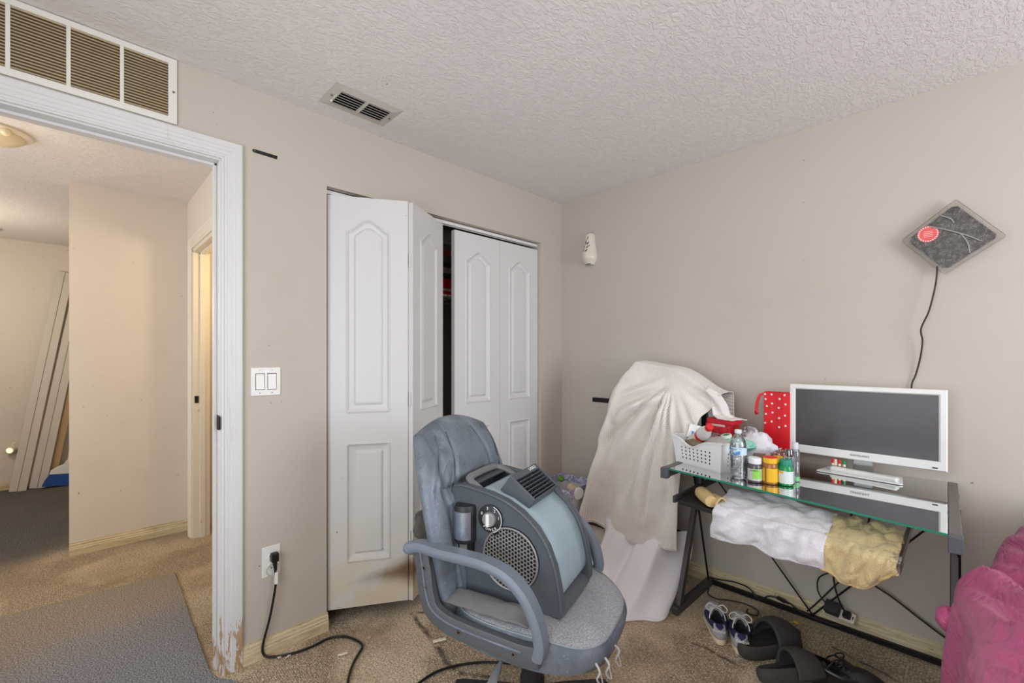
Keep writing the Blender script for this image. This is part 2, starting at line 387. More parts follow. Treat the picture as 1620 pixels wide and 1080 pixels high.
# baseboards with a stepped moulding
def baseboard(name, a, b, nrm, label, h=.0835, th=.015):
    a, b, nrm = Vector(a), Vector(b), Vector(nrm)
    prof = [(0, 0), (th, 0), (th, h*.50), (th*.80, h*.54), (th*.80, h*.66), (th*.58, h*.70), (th*.58, h*.84), (th*.30, h*.90), (th*.30, h), (0, h)]
    rings = [[q + nrm*p[0] + Vector((0, 0, p[1])) for p in prof] for q in (a, b)]
    return struct(name, MB().loft(rings), M_base, label)
baseboard('baseboard_left', (0, -2.119, 0), (0, CL+.004, 0), (1, 0, 0), 'short grimy cream baseboard below the outlet')
baseboard('baseboard_corner', (0, CR, 0), (0, 0, 0), (1, 0, 0), 'short cream baseboard between closet and corner')
baseboard('baseboard_back', (0, 0, 0), (XR, 0, 0), (0, -1, 0), 'long stained cream baseboard behind the desk')
baseboard('baseboard_hall_far', (HX, -2.648, 0), (HX, HY, 0), (1, 0, 0), 'yellowed baseboard on the hall partition')
baseboard('baseboard_hall_end', (-.78, HY, 0), (-T, HY, 0), (0, -1, 0), 'short baseboard beside the hall doorway')
baseboard('baseboard_beyond', (-4.4, HF, 0), (-4.4, -2.05, 0), (1, 0, 0), 'cream baseboard in the room beyond the hall')

# fluted door casing, mitred
def casing(name, pts, wdir_list, label, nrm=(1, 0, 0), wd=.075):
    """pts: inner-edge polyline; wdir_list: outward direction (mitred) at each point."""
    prof = [(0, 0), (0, .010), (.08, .013), (.14, .010), (.22, .010), (.26, .014), (.42, .014), (.47, .017), (.62, .017), (.66, .020), (.94, .020), (1, .015), (1, 0)]
    n = Vector(nrm); rings = [[Vector(p) + Vector(wv)*(wd*q[0]) + n*q[1] for q in prof] for p, wv in zip(pts, wdir_list)]
    return struct(name, MB().loft(rings), M_trim if name == 'trim_1' else M_trim2, label)
casing('trim_1', [(0, -2.194, 0), (0, -2.194, 2.107), (0, DL-.006, 2.107), (0, DL-.006, 0)], [(0, 1, 0), (0, 1, 1), (0, -1, 1), (0, -1, 0)], 'white fluted casing around the bedroom doorway, worn to wood low down')
casing('trim_2', [(-T, DL-.006, 0), (-T, DL-.006, 2.107), (-T, -2.194, 2.107), (-T, -2.194, 0)], [(0, -1, 0), (0, -1, 1), (0, 1, 1), (0, 1, 0)], 'white casing on the hall side of the bedroom doorway', nrm=(-1, 0, 0))
j = MB().box(-T, 0, DR, DR+.02, 0, DH+.02).box(-T, 0, DL-.02, DL, 0, DH+.02).box(-T, 0, DL, DR, DH, DH+.02)
j.box(-.078, -.043, DR-.011, DR, 0, DH).box(-.078, -.043, DL, DL+.011, 0, DH).box(-.078, -.043, DL, DR, DH-.011, DH)
jamb = struct('trim_3', j, M_trim, 'white door jamb with stop in the bedroom doorway', bevel=.002)
casing('trim_4', [(-1.735, HY, 0), (-1.735, HY, 2.065), (-.865, HY, 2.065), (-.865, HY, 0)], [(-1, 0, 0), (-1, 0, 1), (1, 0, 1), (1, 0, 0)], 'casing around the doorway at the end of the hall', nrm=(0, -1, 0))
struct('trim_5', MB().box(-1.74, -1.722, HY, HY+.1, 0, 2.06).box(-.878, -.86, HY, HY+.1, 0, 2.06).box(-1.74, -.86, HY, HY+.1, 2.042, 2.06).box(-1.722, -1.71, HY+.04, HY+.07, 0, 2.05).box(-1.722, -.878, HY+.04, HY+.07, 2.03, 2.042), M_trim2, 'door jamb at the end of the hall')
sp = thing('strike_plate', 'small dark metal strike plate on the white door jamb', 'strike plate', (0, DR, 1.03))
obj('plate', MB().box(-.041, .004, -.0025, 0, -.030, .030), mat('dark_bronze', (58, 50, 44), .4, .8), sp, bevel=.001)
obj('lip', MB().cyl((.006, -.004, -.026), (.006, -.004, .026), .006, 10), MATS['dark_bronze'], sp, sm=40)
sp2 = thing('latch_plate', 'small dark latch plate on the yellow lit jamb down the hall', 'strike plate', (-1.722, HY+.02, .99))
obj('plate', MB().box(0, .003, -.012, .012, -.025, .025), MATS['dark_bronze'], sp2, bevel=.001)

# ------------------------------------------------------------------ closet: track, jamb liners, bifold doors
tr = thing('door_track', 'white metal bifold track under the closet header', 'door track', (-.055, (CL+CR)/2, CH))
obj('channel', MB().box(-.016, .016, -.763, .763, -.004, 0).box(-.016, -.013, -.763, .763, -.022, 0).box(.013, .016, -.763, .763, -.022, 0), M_plate, tr)
obj('pivot_pin', MB().cyl((0, -.74, -.06), (0, -.74, -.004), .005, 8), M_metal, tr)
obj('pivot_bracket', MB().box(-.012, .012, -.75, -.69, -.028, -.022), M_metal, tr, bevel=.001)

LW, LH, LT = .38, 2.005, .032
def leaf_mesh(nx=120, nzv=330):
    """Moulded two-panel leaf: arched upper panel, square lower panel, pressed as relief into the skin."""
    px0, px1 = .085, .295
    def inside(x, z, g):
        # signed distance-like field: positive inside the moulded panel, grown by g
        lo = min(x-px0, px1-x, z-.22, .80-z)
        t_ = (x-(px0+px1)/2)/((px1-px0)/2)
        top = 1.84 + .055*(.5+.5*math.cos(math.pi*max(-1, min(1, t_*1.05))))
        up = min(x-px0, px1-x, z-.95, top-z)
        return max(lo, up)
    def relief(x, z):
        d = inside(x, z, 0)
        if d < 0: return 0
        # ogee: outer bead, valley, raised field
        if d < .012: return .008*math.sin(math.pi*d/.012) - .006*d/.012
        if d < .036: return mix(-.006, -.013, (d-.012)/.024)
        if d < .044: return mix(-.013, -.002, (d-.036)/.008)
        return -.002
    xs = sorted(set([0, LW] + [LW*i/nx for i in range(nx+1)])); zs = [LH*k/nzv for k in range(nzv+1)]
    mb = MB(); mb.add([(x, relief(x, z), z) for z in zs for x in xs], [(k*len(xs)+i, k*len(xs)+i+1, (k+1)*len(xs)+i+1, (k+1)*len(xs)+i) for k in range(len(zs)-1) for i in range(len(xs)-1)])
    # back and edges
    mb.add([(0, 0, 0), (LW, 0, 0), (LW, 0, LH), (0, 0, LH), (0, -LT, 0), (LW, -LT, 0), (LW, -LT, LH), (0, -LT, LH)], [(4, 5, 6, 7), (0, 1, 5, 4), (3, 2, 6, 7), (0, 4, 7, 3), (1, 2, 6, 5)])
    return mb
# local: +x runs along the leaf, +y is the room face
def leaf(parent, name, a, b, z, m, flip=False, label=None):
    """place a leaf whose front face runs from a to b (plan points, room side)."""
    d = Vector((b[0]-a[0], b[1]-a[1])); ang = math.atan2(d.y, d.x)
    o = bpy.data.objects.new(name, leaf_data[0] if m == 0 else leaf_data[1]); COL.objects.link(o); o.parent = parent
    o.location = (a[0], a[1], z); o.rotation_euler = (0, 0, ang)
    if flip: o.scale = (-1, 1, 1); o.location = (b[0], b[1], z)
    if label: o['label'] = label
    return o
t1 = obj('leaf', leaf_mesh(), M_leaf, sm=50); t2 = obj('leaf_plain', leaf_mesh(), M_leaf2, sm=50)
leaf_data = (t1.data, t2.data)
bpy.data.objects.remove(t1); bpy.data.objects.remove(t2)
# walking +y along wall A puts the room (+x) on the right, so the room face needs the mirrored direction: run the leaf b->a
d1 = thing('door_1', 'left white bifold closet door folded partly open, scorched low at the fold', 'closet door', (0, 0, 0), kind='structure')
A0, F0, F1, E0 = (-.025, -1.752), (.165, -1.425), (.178, -1.405), (-.015, -1.082)
def leaf2(parent, p_start, p_end, z, which, scorch_at_end, label=None):
    # leaf local x from scorch-free edge (0) to scorch edge (LW); local +y must face the room
    o = bpy.data.objects.new('leaf', leaf_data[which]); COL.objects.link(o); o.parent = parent
    s, e = Vector(p_start), Vector(p_end); d = (e-s).normalized(); n_room = Vector((d.y, -d.x)) if d.y > 0 else Vector((-d.y, d.x))
    if scorch_at_end: org, ax = s, d
    else: org, ax = e, -d
    k = (e-s).length/LW
    M = Matrix(((ax.x*k, n_room.x, 0, org.x), (ax.y*k, n_room.y, 0, org.y), (0, 0, 1, z), (0, 0, 0, 1)))
    o.matrix_local = M
    if label: o['label'] = label
    return o
leaf2(d1, A0, F0, .075, 0, True, 'outer bifold leaf with arched panel and scorched corner')
leaf2(d1, F1, E0, .070, 0, False, 'inner bifold leaf angled back to the track')
for zz in (.35, 1.05, 1.75):
    obj('hinge', MB().cyl((.170, -1.417, zz), (.170, -1.417, zz+.07), .005, 10), M_trim, d1, sm=40)
d2 = thing('door_2', 'right white bifold closet door standing closed', 'closet door', (0, 0, 0), kind='structure')
leaf2(d2, (-.030, -.985), (-.030, -.612), .06, 1, True)
leaf2(d2, (-.030, -.610), (-.030, -.240), .06, 1, True)
# things on the closet shelf seen through the gap
sh = thing('closet_shelf', 'white wire closet shelf seen through the gap between doors', 'shelf', (-.42, -1.0, 1.68))
for i in range(5): obj('wire', MB().cyl((-.28+.14*i, -.90, 0), (-.28+.14*i, .95, 0), .004, 6), M_trim, sh)
for i in range(16): obj('cross_wire', MB().cyl((-.29, -.85+.115*i, .003), (.29, -.85+.115*i, .003), .003, 5), M_trim, sh)
def shelf_box(name, y, x, w_, d_, h_, c, label, stripe=None, z=1.685):
    b = thing(name, label, 'box', (x, y, z))
    obj('carton', MB().box(-d_/2, d_/2, -w_/2, w_/2, 0, h_), mat('carton_%d_%d_%d' % c, c, .6), b, bevel=.002)
    if stripe: obj('printed_band', MB().box(d_/2, d_/2+.002, -w_/2+.01, w_/2-.01, h_*.35, h_*.7), mat('band_%d_%d_%d' % stripe, stripe, .5), b)
shelf_box('board_game', -.95, -.38, .34, .26, .06, (200, 196, 190), 'white box with red band low on the closet shelf', (206, 40, 48))
shelf_box('board_game', -.95, -.38, .32, .25, .06, (196, 36, 48), 'red box second in the closet stack', None, 1.747)
shelf_box('shoe_box', -.93, -.38, .30, .22, .11, (64, 54, 50), 'dark box third in the closet stack', (150, 140, 130), 1.809)
shelf_box('shoe_box', -.93, -.38, .30, .22, .12, (92, 84, 78), 'grey-brown box at the top of the closet stack', (150, 46, 48), 1.921)

# ------------------------------------------------------------------ return air grille above the door
GY1, GY0, GZ0, GZ1 = -2.341, -3.36, 2.190, 2.436
g = thing('return_air_grille', 'wide white return air grille above the doorway with grimy louvres', 'air grille', (0, (GY0+GY1)/2, GZ0))
cy = (GY0+GY1)/2
obj('backing', MB().box(.0005, .002, GY0-cy+.01, GY1-cy-.01, .01, .236), M_filter, g)
edges = [-2.367, -2.494, -2.505, -2.630, -2.641, -2.766, -2.777, -2.902, -2.913, -3.038, -3.049, -3.174, -3.185, -3.330]
fr = MB().box(.001, .010, GY0-cy, GY1-cy, 0, .024).box(.001, .010, GY0-cy, GY1-cy, .226, .246).box(.001, .010, edges[0]-cy, GY1-cy, .024, .226).box(.001, .010, GY0-cy, edges[-1]-cy, .024, .226)
obj('frame', fr, M_grille, g)
for k in range(1, len(edges)-1, 2):
    obj('mullion', MB().box(.001, .0095, edges[k+1]-cy, edges[k]-cy, .024, .226), M_grille, g, bevel=.001)
slm = None
for k in range(0, len(edges), 2):
    y1, y0 = edges[k], edges[k+1]; mid = (y0+y1)/2-cy
    for q in range(19):
        z = .024 + .202*(q+.5)/19
        if slm is None:
            o = obj('slat', MB().add([(.002, -.0655, .0045), (.009, -.0655, -.0025), (.0096, -.0655, -.0018), (.0026, -.0655, .0052), (.002, .0655, .0045), (.009, .0655, -.0025), (.0096, .0655, -.0018), (.0026, .0655, .0052)], [(0, 1, 2, 3), (7, 6, 5, 4), (0, 4, 5, 1), (1, 5, 6, 2), (2, 6, 7, 3), (3, 7, 4, 0)]), M_slat, g); slm = o
        else: o = same(slm, g)
        o.location = (0, mid, z); o.scale = (1, (y1-y0)/.131, 1)
obj('screw', MB().cyl((.010, GY1-cy-.010, .12), (.0125, GY1-cy-.010, .12), .004, 10), M_screw, g)

# ------------------------------------------------------------------ ceiling vent
v_ = thing('ceiling_vent', 'small beige louvred air vent on the ceiling near the closet', 'air vent', (.205, -1.688, H))
def frame_ring(mb, x0, x1, y0, y1, ix0, ix1, iy0, iy1, z0, z1):
    """flat flange bevelled from outer (z1) to inner (z0)"""
    o_ = [(x0, y0), (x1, y0), (x1, y1), (x0, y1)]; i_ = [(ix0, iy0), (ix1, iy0), (ix1, iy1), (ix0, iy1)]
    vs = [(a, b, z1) for a, b in o_] + [(a, b, z0) for a, b in i_] + [(a, b, z1) for a, b in i_]
    mb.add(vs, [(i, (i+1) % 4, 4+(i+1) % 4, 4+i) for i in range(4)] + [(4+i, 4+(i+1) % 4, 8+(i+1) % 4, 8+i) for i in range(4)]); return mb
obj('flange', frame_ring(MB(), -.098, .098, -.158, .158, -.060, .060, -.118, .118, -.009, 0), M_vent, v_)
obj('duct', MB().box(-.06, .06, -.118, .118, -.0015, -.0005), M_dark, v_)
obj('centre_bar', MB().box(-.06, .06, -.007, .007, -.010, -.004), M_vent, v_)
lv = None
for s_ in (-1, 1):
    for q in range(6):
        if lv is None: lv = obj('louvre', MB().beam((0, -.053, 0), (0, .053, 0), .013, .0014), M_vent, v_); o = lv
        else: o = same(lv, v_)
        o.location = (-.050+.020*q, s_*.0625, -.0065); o.rotation_euler = (0, R(35), 0)
obj('lever', MB().beam((-.03, -.126, -.009), (.02, -.126, -.009), .004, .004).sphere((-.032, -.126, -.012), .006, 10, 6), M_grille, v_, sm=40)
for s_ in (-1, 1): obj('screw', MB().cyl((0, s_*.138, -.006), (0, s_*.138, -.009), .0045, 10), M_screw, v_)
# ------------------------------------------------------------------ switch, outlet, strip on wall A
sw = thing('light_switch', 'white double rocker light switch plate beside the doorway', 'light switch', (0, -2.029, 1.192))
obj('plate', MB().box(0, .006, -.059, .059, -.061, .061), M_plate, sw, bevel=.003)
for s_ in (-1, 1):
    r_ = obj('rocker_frame', MB().box(.004, .0072, s_*.0235-.0185, s_*.0235+.0185, -.036, .036), M_switchgap, sw, bevel=.001)
    obj('rocker', MB().prism([(.006, -.033), (.0125, -.033), (.0085, .0), (.0085, .033), (.006, .033)], 'y', s_*.0235-.0160, s_*.0235+.0160), M_plate, r_, bevel=.001)
    for q in (-1, 1): obj('screw', MB().cyl((.006, s_*.0235, q*.049), (.0072, s_*.0235, q*.049), .0032, 8), M_screw, sw)
def receptacle(parent, z):
    f = obj('receptacle', MB().lathe([(.0165, 0), (.0165, .0035), (.015, .0045)], 20, (.004, 0, z), M=Matrix.Rotation(R(90), 3, 'Y') @ Matrix.Diagonal((.8, 1, 1))), M_plate, parent, sm=40)
    for s_ in (-1, 1): obj('slot', MB().box(.008, .0092, s_*.0063-.0012, s_*.0063+.0012, z-.002, z+.007), M_dark, f)
    obj('ground_hole', MB().cyl((.008, 0, z-.008), (.0092, 0, z-.008), .0024, 8), M_dark, f)
ou = thing('wall_outlet', 'white wall outlet with a black cord plugged in, below the light switch', 'outlet', (0, -2.008, .4075))
obj('plate', MB().box(0, .005, -.037, .037, -.066, .066), M_plate, ou, bevel=.003)
receptacle(ou, .02); receptacle(ou, -.02)
pc = thing('extension_lead', 'black power cord running from the outlet over the carpet with a white tag', 'power cord', (.02, -2.0, .42))
obj('plug', MB().box(-.012, .018, -.015, .015, -.012, .026), M_black, pc, bevel=.005)
obj('plug_neck', MB().cyl((.008, 0, -.008), (.008, .002, -.05), .009, 12, .006), M_black, pc, sm=40)
obj('ring_tab', MB().tube([(.004+.0*i, -.006+.026*math.cos(i*math.pi/6), -.045+.026*math.sin(i*math.pi/6)) for i in range(12)], .0028, 6, closed=True, sub=2), mat('clear_grey_plastic', (190, 186, 178), .3), pc, sm=60)
obj('warning_tag', MB().beam((.012, .003, -.055), (.016, .001, -.105), .017, .012), M_plate, pc, bevel=.002)
wp = [(.03, -2.0, .37), (.036, -2.0, .31), (.03, -2.02, .18), (.022, -2.045, .07), (.022, -2.043, .025), (.04, -2.02, .010), (.075, -1.95, .008), (.090, -1.87, .008), (.085, -1.79, .008), (.12, -1.735, .008), (.18, -1.708, .008), (.245, -1.705, .009), (.285, -1.745, .008), (.33, -1.79, .008), (.40, -1.84, .008), (.52, -1.90, .008), (.66, -1.95, .008)]
obj('cable', MB().tube([(x-.02, y+2.0, z-.42) for x, y, z in wp], .0052, 8, sub=6), M_cable, pc, sm=60)
c2 = [(.62, -1.68, .008), (.610, -1.62, .008), (.612, -1.555, .008), (.64, -1.48, .008), (.70, -1.39, .008), (.80, -1.30, .008), (.93, -1.21, .008)]
obj('floor_cable', MB().tube([(x-.62, y+1.68, z) for x, y, z in c2], .005, 8, sub=6), M_cable, loc=(.62, -1.68, 0), sm=60, label='black cable lying on the carpet under the office chair', cat='cable')
bs = thing('black_strip', 'short black metal strip with a rounded end fixed on the wall by the doorway', 'metal strip', (0, -2.032, 2.1795))
obj('strip', MB().prism([(-.049, -.002), (-.046, -.006), (-.040, -.0075), (.048, -.0095), (.049, .005), (-.040, .0065), (-.046, .005), (-.049, .002)], 'x', 0, .004), M_black, bs, bevel=.001)
obj('hole', MB().cyl((.004, -.04, 0), (.0046, -.04, 0), .0025, 8), M_screw, bs)
# ------------------------------------------------------------------ doorway rug
def rug_outline():
    pts = [(-1.18, -2.195), (-.9, -2.20), (-.5, -2.213), (-.12, -2.222), (-.02, -2.222), (.03, -2.205), (.085, -2.165), (.14, -2.14), (.22, -2.135), (.6, -2.16), (.85, -2.3), (.9, -2.6), (.88, -3.2), (-.02, -3.2), (-.02, -2.98), (-.12, -2.98), (-.12, -3.3), (-1.2, -3.3), (-1.22, -2.8)]
    return pts
obj('rug', MB().prism([(x, y) for x, y in rug_outline()], 'z', .001, .011), M_rug, bevel=.004, label='dark grey felt rug lying through the bedroom doorway', cat='rug')
# ------------------------------------------------------------------ hall: lamps, planks, broom, outlet
M_lampglass = mat('frosted_lamp_glass', (214, 200, 170), .35, var=.05)
def dome(name, loc, r, h, label, rim):
    t_ = thing(name, label, 'ceiling lamp', loc)
    obj('base', MB().lathe([(rim, 0), (rim, -.012), (rim*.9, -.022)], 32), M_ivory, t_, sm=40)
    obj('diffuser', MB().lathe([(r, -.018)] + [(r*math.cos(a), -.018-h*math.sin(a)) for a in [i*math.pi/20 for i in range(1, 10)]] + [(.004, -.018-h)], 32), M_lampglass, t_, sm=50)
    return t_
hl = dome('hall_ceiling_lamp', (-1.30, -2.915, H), .115, .05, 'round ceiling lamp in the hall, bulb showing past its shade', .14)
obj('bulb', MB().sphere((.105, .05, -.03), .02, 12, 8), mat('bulb_glass', (240, 225, 190), .2), hl, sm=60)
dome('far_ceiling_lamp', (-3.95, -3.22, H), .10, .03, 'flat ceiling lamp in the room beyond the hall', .13)
def lamp(name, loc, e, col, r=.08):
    d = bpy.data.lights.new(name, 'POINT'); d.energy = e; d.color = col; d.shadow_soft_size = r
    o = bpy.data.objects.new(name, d); COL.objects.link(o); o.location = loc; return o
lamp('hall_lamp_light', (-1.15, -2.85, 2.12), 1.6, (1, .78, .52))
lamp('far_lamp_light', (-3.2, -3.5, 1.8), 24, (1, .88, .72))
lamp('bath_lamp_light', (-1.2, -1.5, 1.9), 16, (1, .74, .42))
M_plank = mat('white_painted_plank', (212, 206, 196), .5, var=.06, speck=((120, 96, 70), 40, .70, .7))
def plank(loc0, loc1, wd, label, m=M_plank, th=.014, groove=True):
    a, b = Vector(loc0), Vector(loc1); L = (b-a).length; q = (b-a).to_track_quat('Z', 'X')
    t_ = thing('trim_board', label, 'board', loc0, group='boards leaning in the room beyond the hall'); t_.rotation_mode = 'QUATERNION'; t_.rotation_quaternion = q
    # width across local x or y, whichever is closest to world y
    yv = q.inverted() @ Vector((0, 1, 0)); yv.z = 0; yv.normalize(); tv = Vector((-yv.y, yv.x, 0))
    def bx(w0, w1, t0, t1):
        M = Matrix((yv, tv, Vector((0, 0, 1)))).transposed().to_4x4()
        return MB().box(w0, w1, t0, t1, 0, L, M=M)
    obj('plank', bx(-wd/2, wd/2, -th/2, th/2), m, t_, bevel=.002)
    if groove:
        for s in (-1, 1): obj('groove', bx(-.0035, .0005, s*(th/2), s*(th/2+.0006)), mat('groove_grime', (96, 84, 70), .7), t_)
plank((-4.24, -3.015, 0), (-4.37, -2.690, 2.16), .115, 'white grooved board, leftmost of the boards leaning beyond the hall')
plank((-4.26, -2.885, 0), (-4.37, -2.560, 2.12), .115, 'white grooved board, second from the left, leaning beside the broom')
plank((-4.30, -2.795, 0), (-4.36, -2.47, 2.05), .055, 'narrow tan board leaning behind the broom handle', mat('tan_board', (190, 160, 118), .6, var=.15), groove=False)
br = thing('broom', 'white-headed broom with blue bristles leaning beyond the hall', 'broom', (-4.20, -2.69, 0), rot=(R(-6), 0, 0))
obj('bristles', MB().loft([[(s*.03*a, y, z) for s, y in ((-1, -w_), (1, -w_), (1, w_), (-1, w_))] for z, w_, a in ((.008, .165, 1.2), (.06, .150, 1.1), (.125, .118, .9))]), mat('blue_bristles', (36, 82, 158), .7, var=.35, vscale=60, bump=.8, bscale=120), br, kind='stuff')
obj('head', MB().loft([[(s*.026*a, y, z) for s, y in ((-1, -w_), (1, -w_), (1, w_), (-1, w_))] for z, w_, a in ((.12, .125, 1.1), (.155, .118, 1), (.19, .075, .9), (.215, .03, .8), (.25, .02, .7))]), M_plate, br, bevel=.006)
obj('handle', MB().cyl((0, 0, .23), (0, 0, 1.35), .0115, 12), M_plate, br, sm=40)
fo = thing('beyond_outlet', 'ivory outlet holding a lit plug-in night light, beyond the hall', 'outlet', (-4.40, -3.045, .42))
obj('plate', MB().box(0, .006, -.045, .045, -.065, .065), M_ivory, fo, bevel=.002)
receptacle(fo, .02)
nl = thing('night_light', 'small plug-in night light glowing in the outlet beyond the hall', 'night light', (-4.39, -3.05, .385), rot=(0, 0, R(-25)))
obj('body', MB().lathe([(.030, 0), (.033, .02), (.033, .05), (.026, .055)], 18, M=Matrix.Rotation(R(90), 3, 'Y')), M_ivory, nl, sm=40)
obj('lens', MB().lathe([(.024, .055), (.018, .063), (.002, .066)], 18, M=Matrix.Rotation(R(90), 3, 'Y')), mat('warm_lens', (255, 232, 150), .3, emit=2.5), nl, sm=50)
# ------------------------------------------------------------------ ceramic wall sconce on wall B
sc = thing('wall_sconce', 'small white ceramic wall sconce pierced with a leaf spray', 'wall sconce', (.262, 0, 1.945))
M_cer = mat('white_ceramic', (222, 214, 200), .3, var=.05, coat=.3)
def sconce(u, v):
    a = (u-.02)*math.pi/.96; z = v*.225
    w_ = mix(.056, .034, smooth(.1, 1, v)) * (1 - .35*smooth(.22, 0, v)) * (1-.30*smooth(.93, 1, v))
    d = mix(.066, .040, smooth(.15, 1, v)) * (1-.55*smooth(.25, 0, v)) * (1-.30*smooth(.93, 1, v))
    return (-w_*math.cos(a), -d*math.sin(a)-.002, z)
obj('shade', MB().grid(28, 24, sconce), M_cer, sc, sm=60, solid=.004)
def leafcut(cx, cz, L, ang):
    """dark pierced leaf openings lying on the curved shade"""
    u0, v0 = cx, cz; mb = MB(); ring = []
    for i in range(12):
        a = 2*math.pi*i/12; lx, lz = L*math.cos(a), L*.30*math.sin(a)*(1-.2*math.cos(a))
        x = lx*math.cos(ang)-lz*math.sin(ang); z = lx*math.sin(ang)+lz*math.cos(ang)
        p = Vector(sconce(u0 + x/.16, v0 + z/.225)); p.y -= .0032; p.x += -.0 ; ring.append(p)
    mb.add(ring, [tuple(range(12))]); return mb
for q, (u, v, L, a) in enumerate(((.58, .83, .012, 60), (.48, .70, .016, 85), (.60, .66, .014, 45), (.40, .57, .012, 105), (.62, .55, .016, 30), (.39, .46, .011, 95), (.54, .43, .012, 35))):
    obj('leaf_cutout', leafcut(u, v, L, R(a)), M_dark, sc)
obj('base_gap', MB().tube([(-.02, -.030, .004), (0, -.037, .004), (.022, -.030, .005)], .003, 6), M_dark, sc)
# ------------------------------------------------------------------ ceiling fan overhead (above the frame)
cf = thing('ceiling_fan', 'white ceiling fan with an added opal globe lamp over the bedroom', 'ceiling fan', (2.12, -2.05, H))
obj('canopy', MB().lathe([(.065, 0), (.065, -.02), (.03, -.045)], 28), M_plate, cf, sm=40)
obj('motor', MB().lathe([(.03, -.045), (.115, -.07), (.125, -.10), (.115, -.165), (.06, -.185), (.06, -.20)], 32), M_plate, cf, sm=40)
for k in range(5):
    a = R(72*k+20); d = Vector((math.cos(a), math.sin(a), 0)); n_ = Vector((-d.y, d.x, 0))
    bl = obj('blade', MB().loft([[d*r + n_*w_*s + Vector((0, 0, -.15 + .012*s + dz)) for s, dz in ((-1, 0), (1, 0), (1, .006), (-1, .006))] for r, w_ in ((.17, .045), (.24, .058), (.52, .068), (.55, .05))]), M_plate, cf)
    obj('blade_arm', MB().beam(d*.10+Vector((0, 0, -.14)), d*.20+Vector((0, 0, -.148)), .03, .006), M_metal, bl)
obj('globe', MB().lathe([(.055, -.20), (.095, -.215), (.105, -.24), (.09, -.275), (.05, -.295), (.003, -.30)], 28, cap0=False), thin_glass('opal_globe', (250, 246, 238), .5, 1.4, ((240, 236, 228), .25, 3), .2), cf, sm=50)
lamp('fan_fill_light', (2.12, -2.05, H-.255), 14, (1, .94, .86), .06)  # lamp added under the fan to brighten floor and seat from above
# ------------------------------------------------------------------ office chair
def leather_fn(t, v, out, p):
    cr = t.noise(v, 20, 4, .6, 1.6)
    w_ = t.ramp(t.noise(v, 4, 4, .6), .40, .70)
    out = t.mixc(t.math('MULTIPLY', w_, .45), out, lin((146, 158, 170)))
    d = t.ramp(t.noise(v, 130, 3, .7), .66, .72)
    out = t.mixc(t.math('MULTIPLY', d, .6), out, lin((196, 200, 204)))
    t.l.new(t.bump(cr, .6, .006), p.inputs['Normal'])
    t.val(p.inputs['Roughness'], t.math('ADD', .22, t.math('MULTIPLY', t.noise(v, 12, 3), .36)))
    dk_ = t.ramp(t.noise(v, 7, 4, .6), .60, .36)
    return t.mixc(t.math('MULTIPLY', dk_, .55), out, lin((66, 73, 82)))
M_leather = mat('dusty_blue_grey_leather', (104, 114, 125), .33, var=.25, vscale=7, fn=leather_fn)
def seat_fn(t, v, out, p):
    out = t.mixc(t.ramp(t.noise(v, 220, 3, .7), .35, .65), lin((128, 131, 136)), lin((168, 171, 175)))
    out = t.mixc(t.math('MULTIPLY', t.ramp(t.noise(v, 5, 4), .45, .7), .35), out, lin((106, 107, 108)))
    out = t.mixc(t.math('MULTIPLY', t.ramp(t.noise(v, 90, 2), .70, .74), .6), out, lin((206, 206, 204)))
    t.l.new(t.bump(t.noise(v, 18, 4, .6, .6), .4, .006), p.inputs['Normal']); return out
M_seat = mat('dust_coated_seat_leather', (104, 108, 114), .7, fn=seat_fn)
M_arm = mat('blue_grey_arm_plastic', (112, 122, 134), .42, var=.10, speck=((176, 182, 188), 110, .70, .5), bump=.08, bscale=200)
M_armside = mat('dark_arm_side', (84, 88, 93), .5, var=.12, speck=((150, 152, 154), 110, .68, .5))
CHX, CHY, CHA = 1.06, -1.47, R(17.5)
ch = thing('office_chair', 'worn blue-grey leather office swivel chair carrying a blower fan', 'chair', (CHX, CHY, 0), CHA)
def seat_outline(t, k=1.0):
    a = 2*math.pi*t; c_, s_ = math.cos(a), math.sin(a); e = 2/3.0
    x = math.copysign(abs(c_)**e, c_); y = math.copysign(abs(s_)**(2/3.4), s_)
    rx = .275 if x > 0 else .262
    return (.035 + x*rx*k, y*(.262 - .02*max(0, x)**2)*k)
def seat_mesh(levels, n=72, wob=0):
    rings = []
    for k, z in levels:
        ring = []
        for i in range(n):
            x, y = seat_outline(i/n, k)
            w_ = wob*(nz(x*9, y*9, z*6)*.010 + nz(x*24, y*24, 3)*.004)
            dip = -.014*math.exp(-((x-.0)**2/.03+(y-.02)**2/.03))*(1 if z > .46 else 0)
            ring.append((x, y, z + w_ + dip - .035*smooth(.14, .31, x)*smooth(.40, .50, z)))
        rings.append(ring)
    return rings
obj('seat_side', MB().loft(seat_mesh([(.90, .385), (.985, .392), (1.0, .41), (1.01, .435), (1.0, .462), (.965, .482)]), cap1=False), M_leather, ch, sm=60)
obj('seat', MB().loft(seat_mesh([(.965, .481), (.94, .489), (.88, .494), (.78, .498), (.62, .500), (.42, .500), (.2, .499), (.04, .499)], wob=1), cap0=False), M_seat, ch, sm=60)
obj('seat_seam', MB().tube([(x, y, .4845-.035*smooth(.14, .31, x)) for x, y in [seat_outline(i/48, .967) for i in range(48)]], .0025, 6, closed=True, sub=1), mat('pale_piping', (140, 150, 158), .5), ch, sm=60)
obj('seat_shell', MB().loft([[(seat_outline(i/40, k)[0], seat_outline(i/40, k)[1], z) for i in range(40)] for k, z in ((.55, .345), (.80, .355), (.90, .385))]), M_black, ch, sm=50)
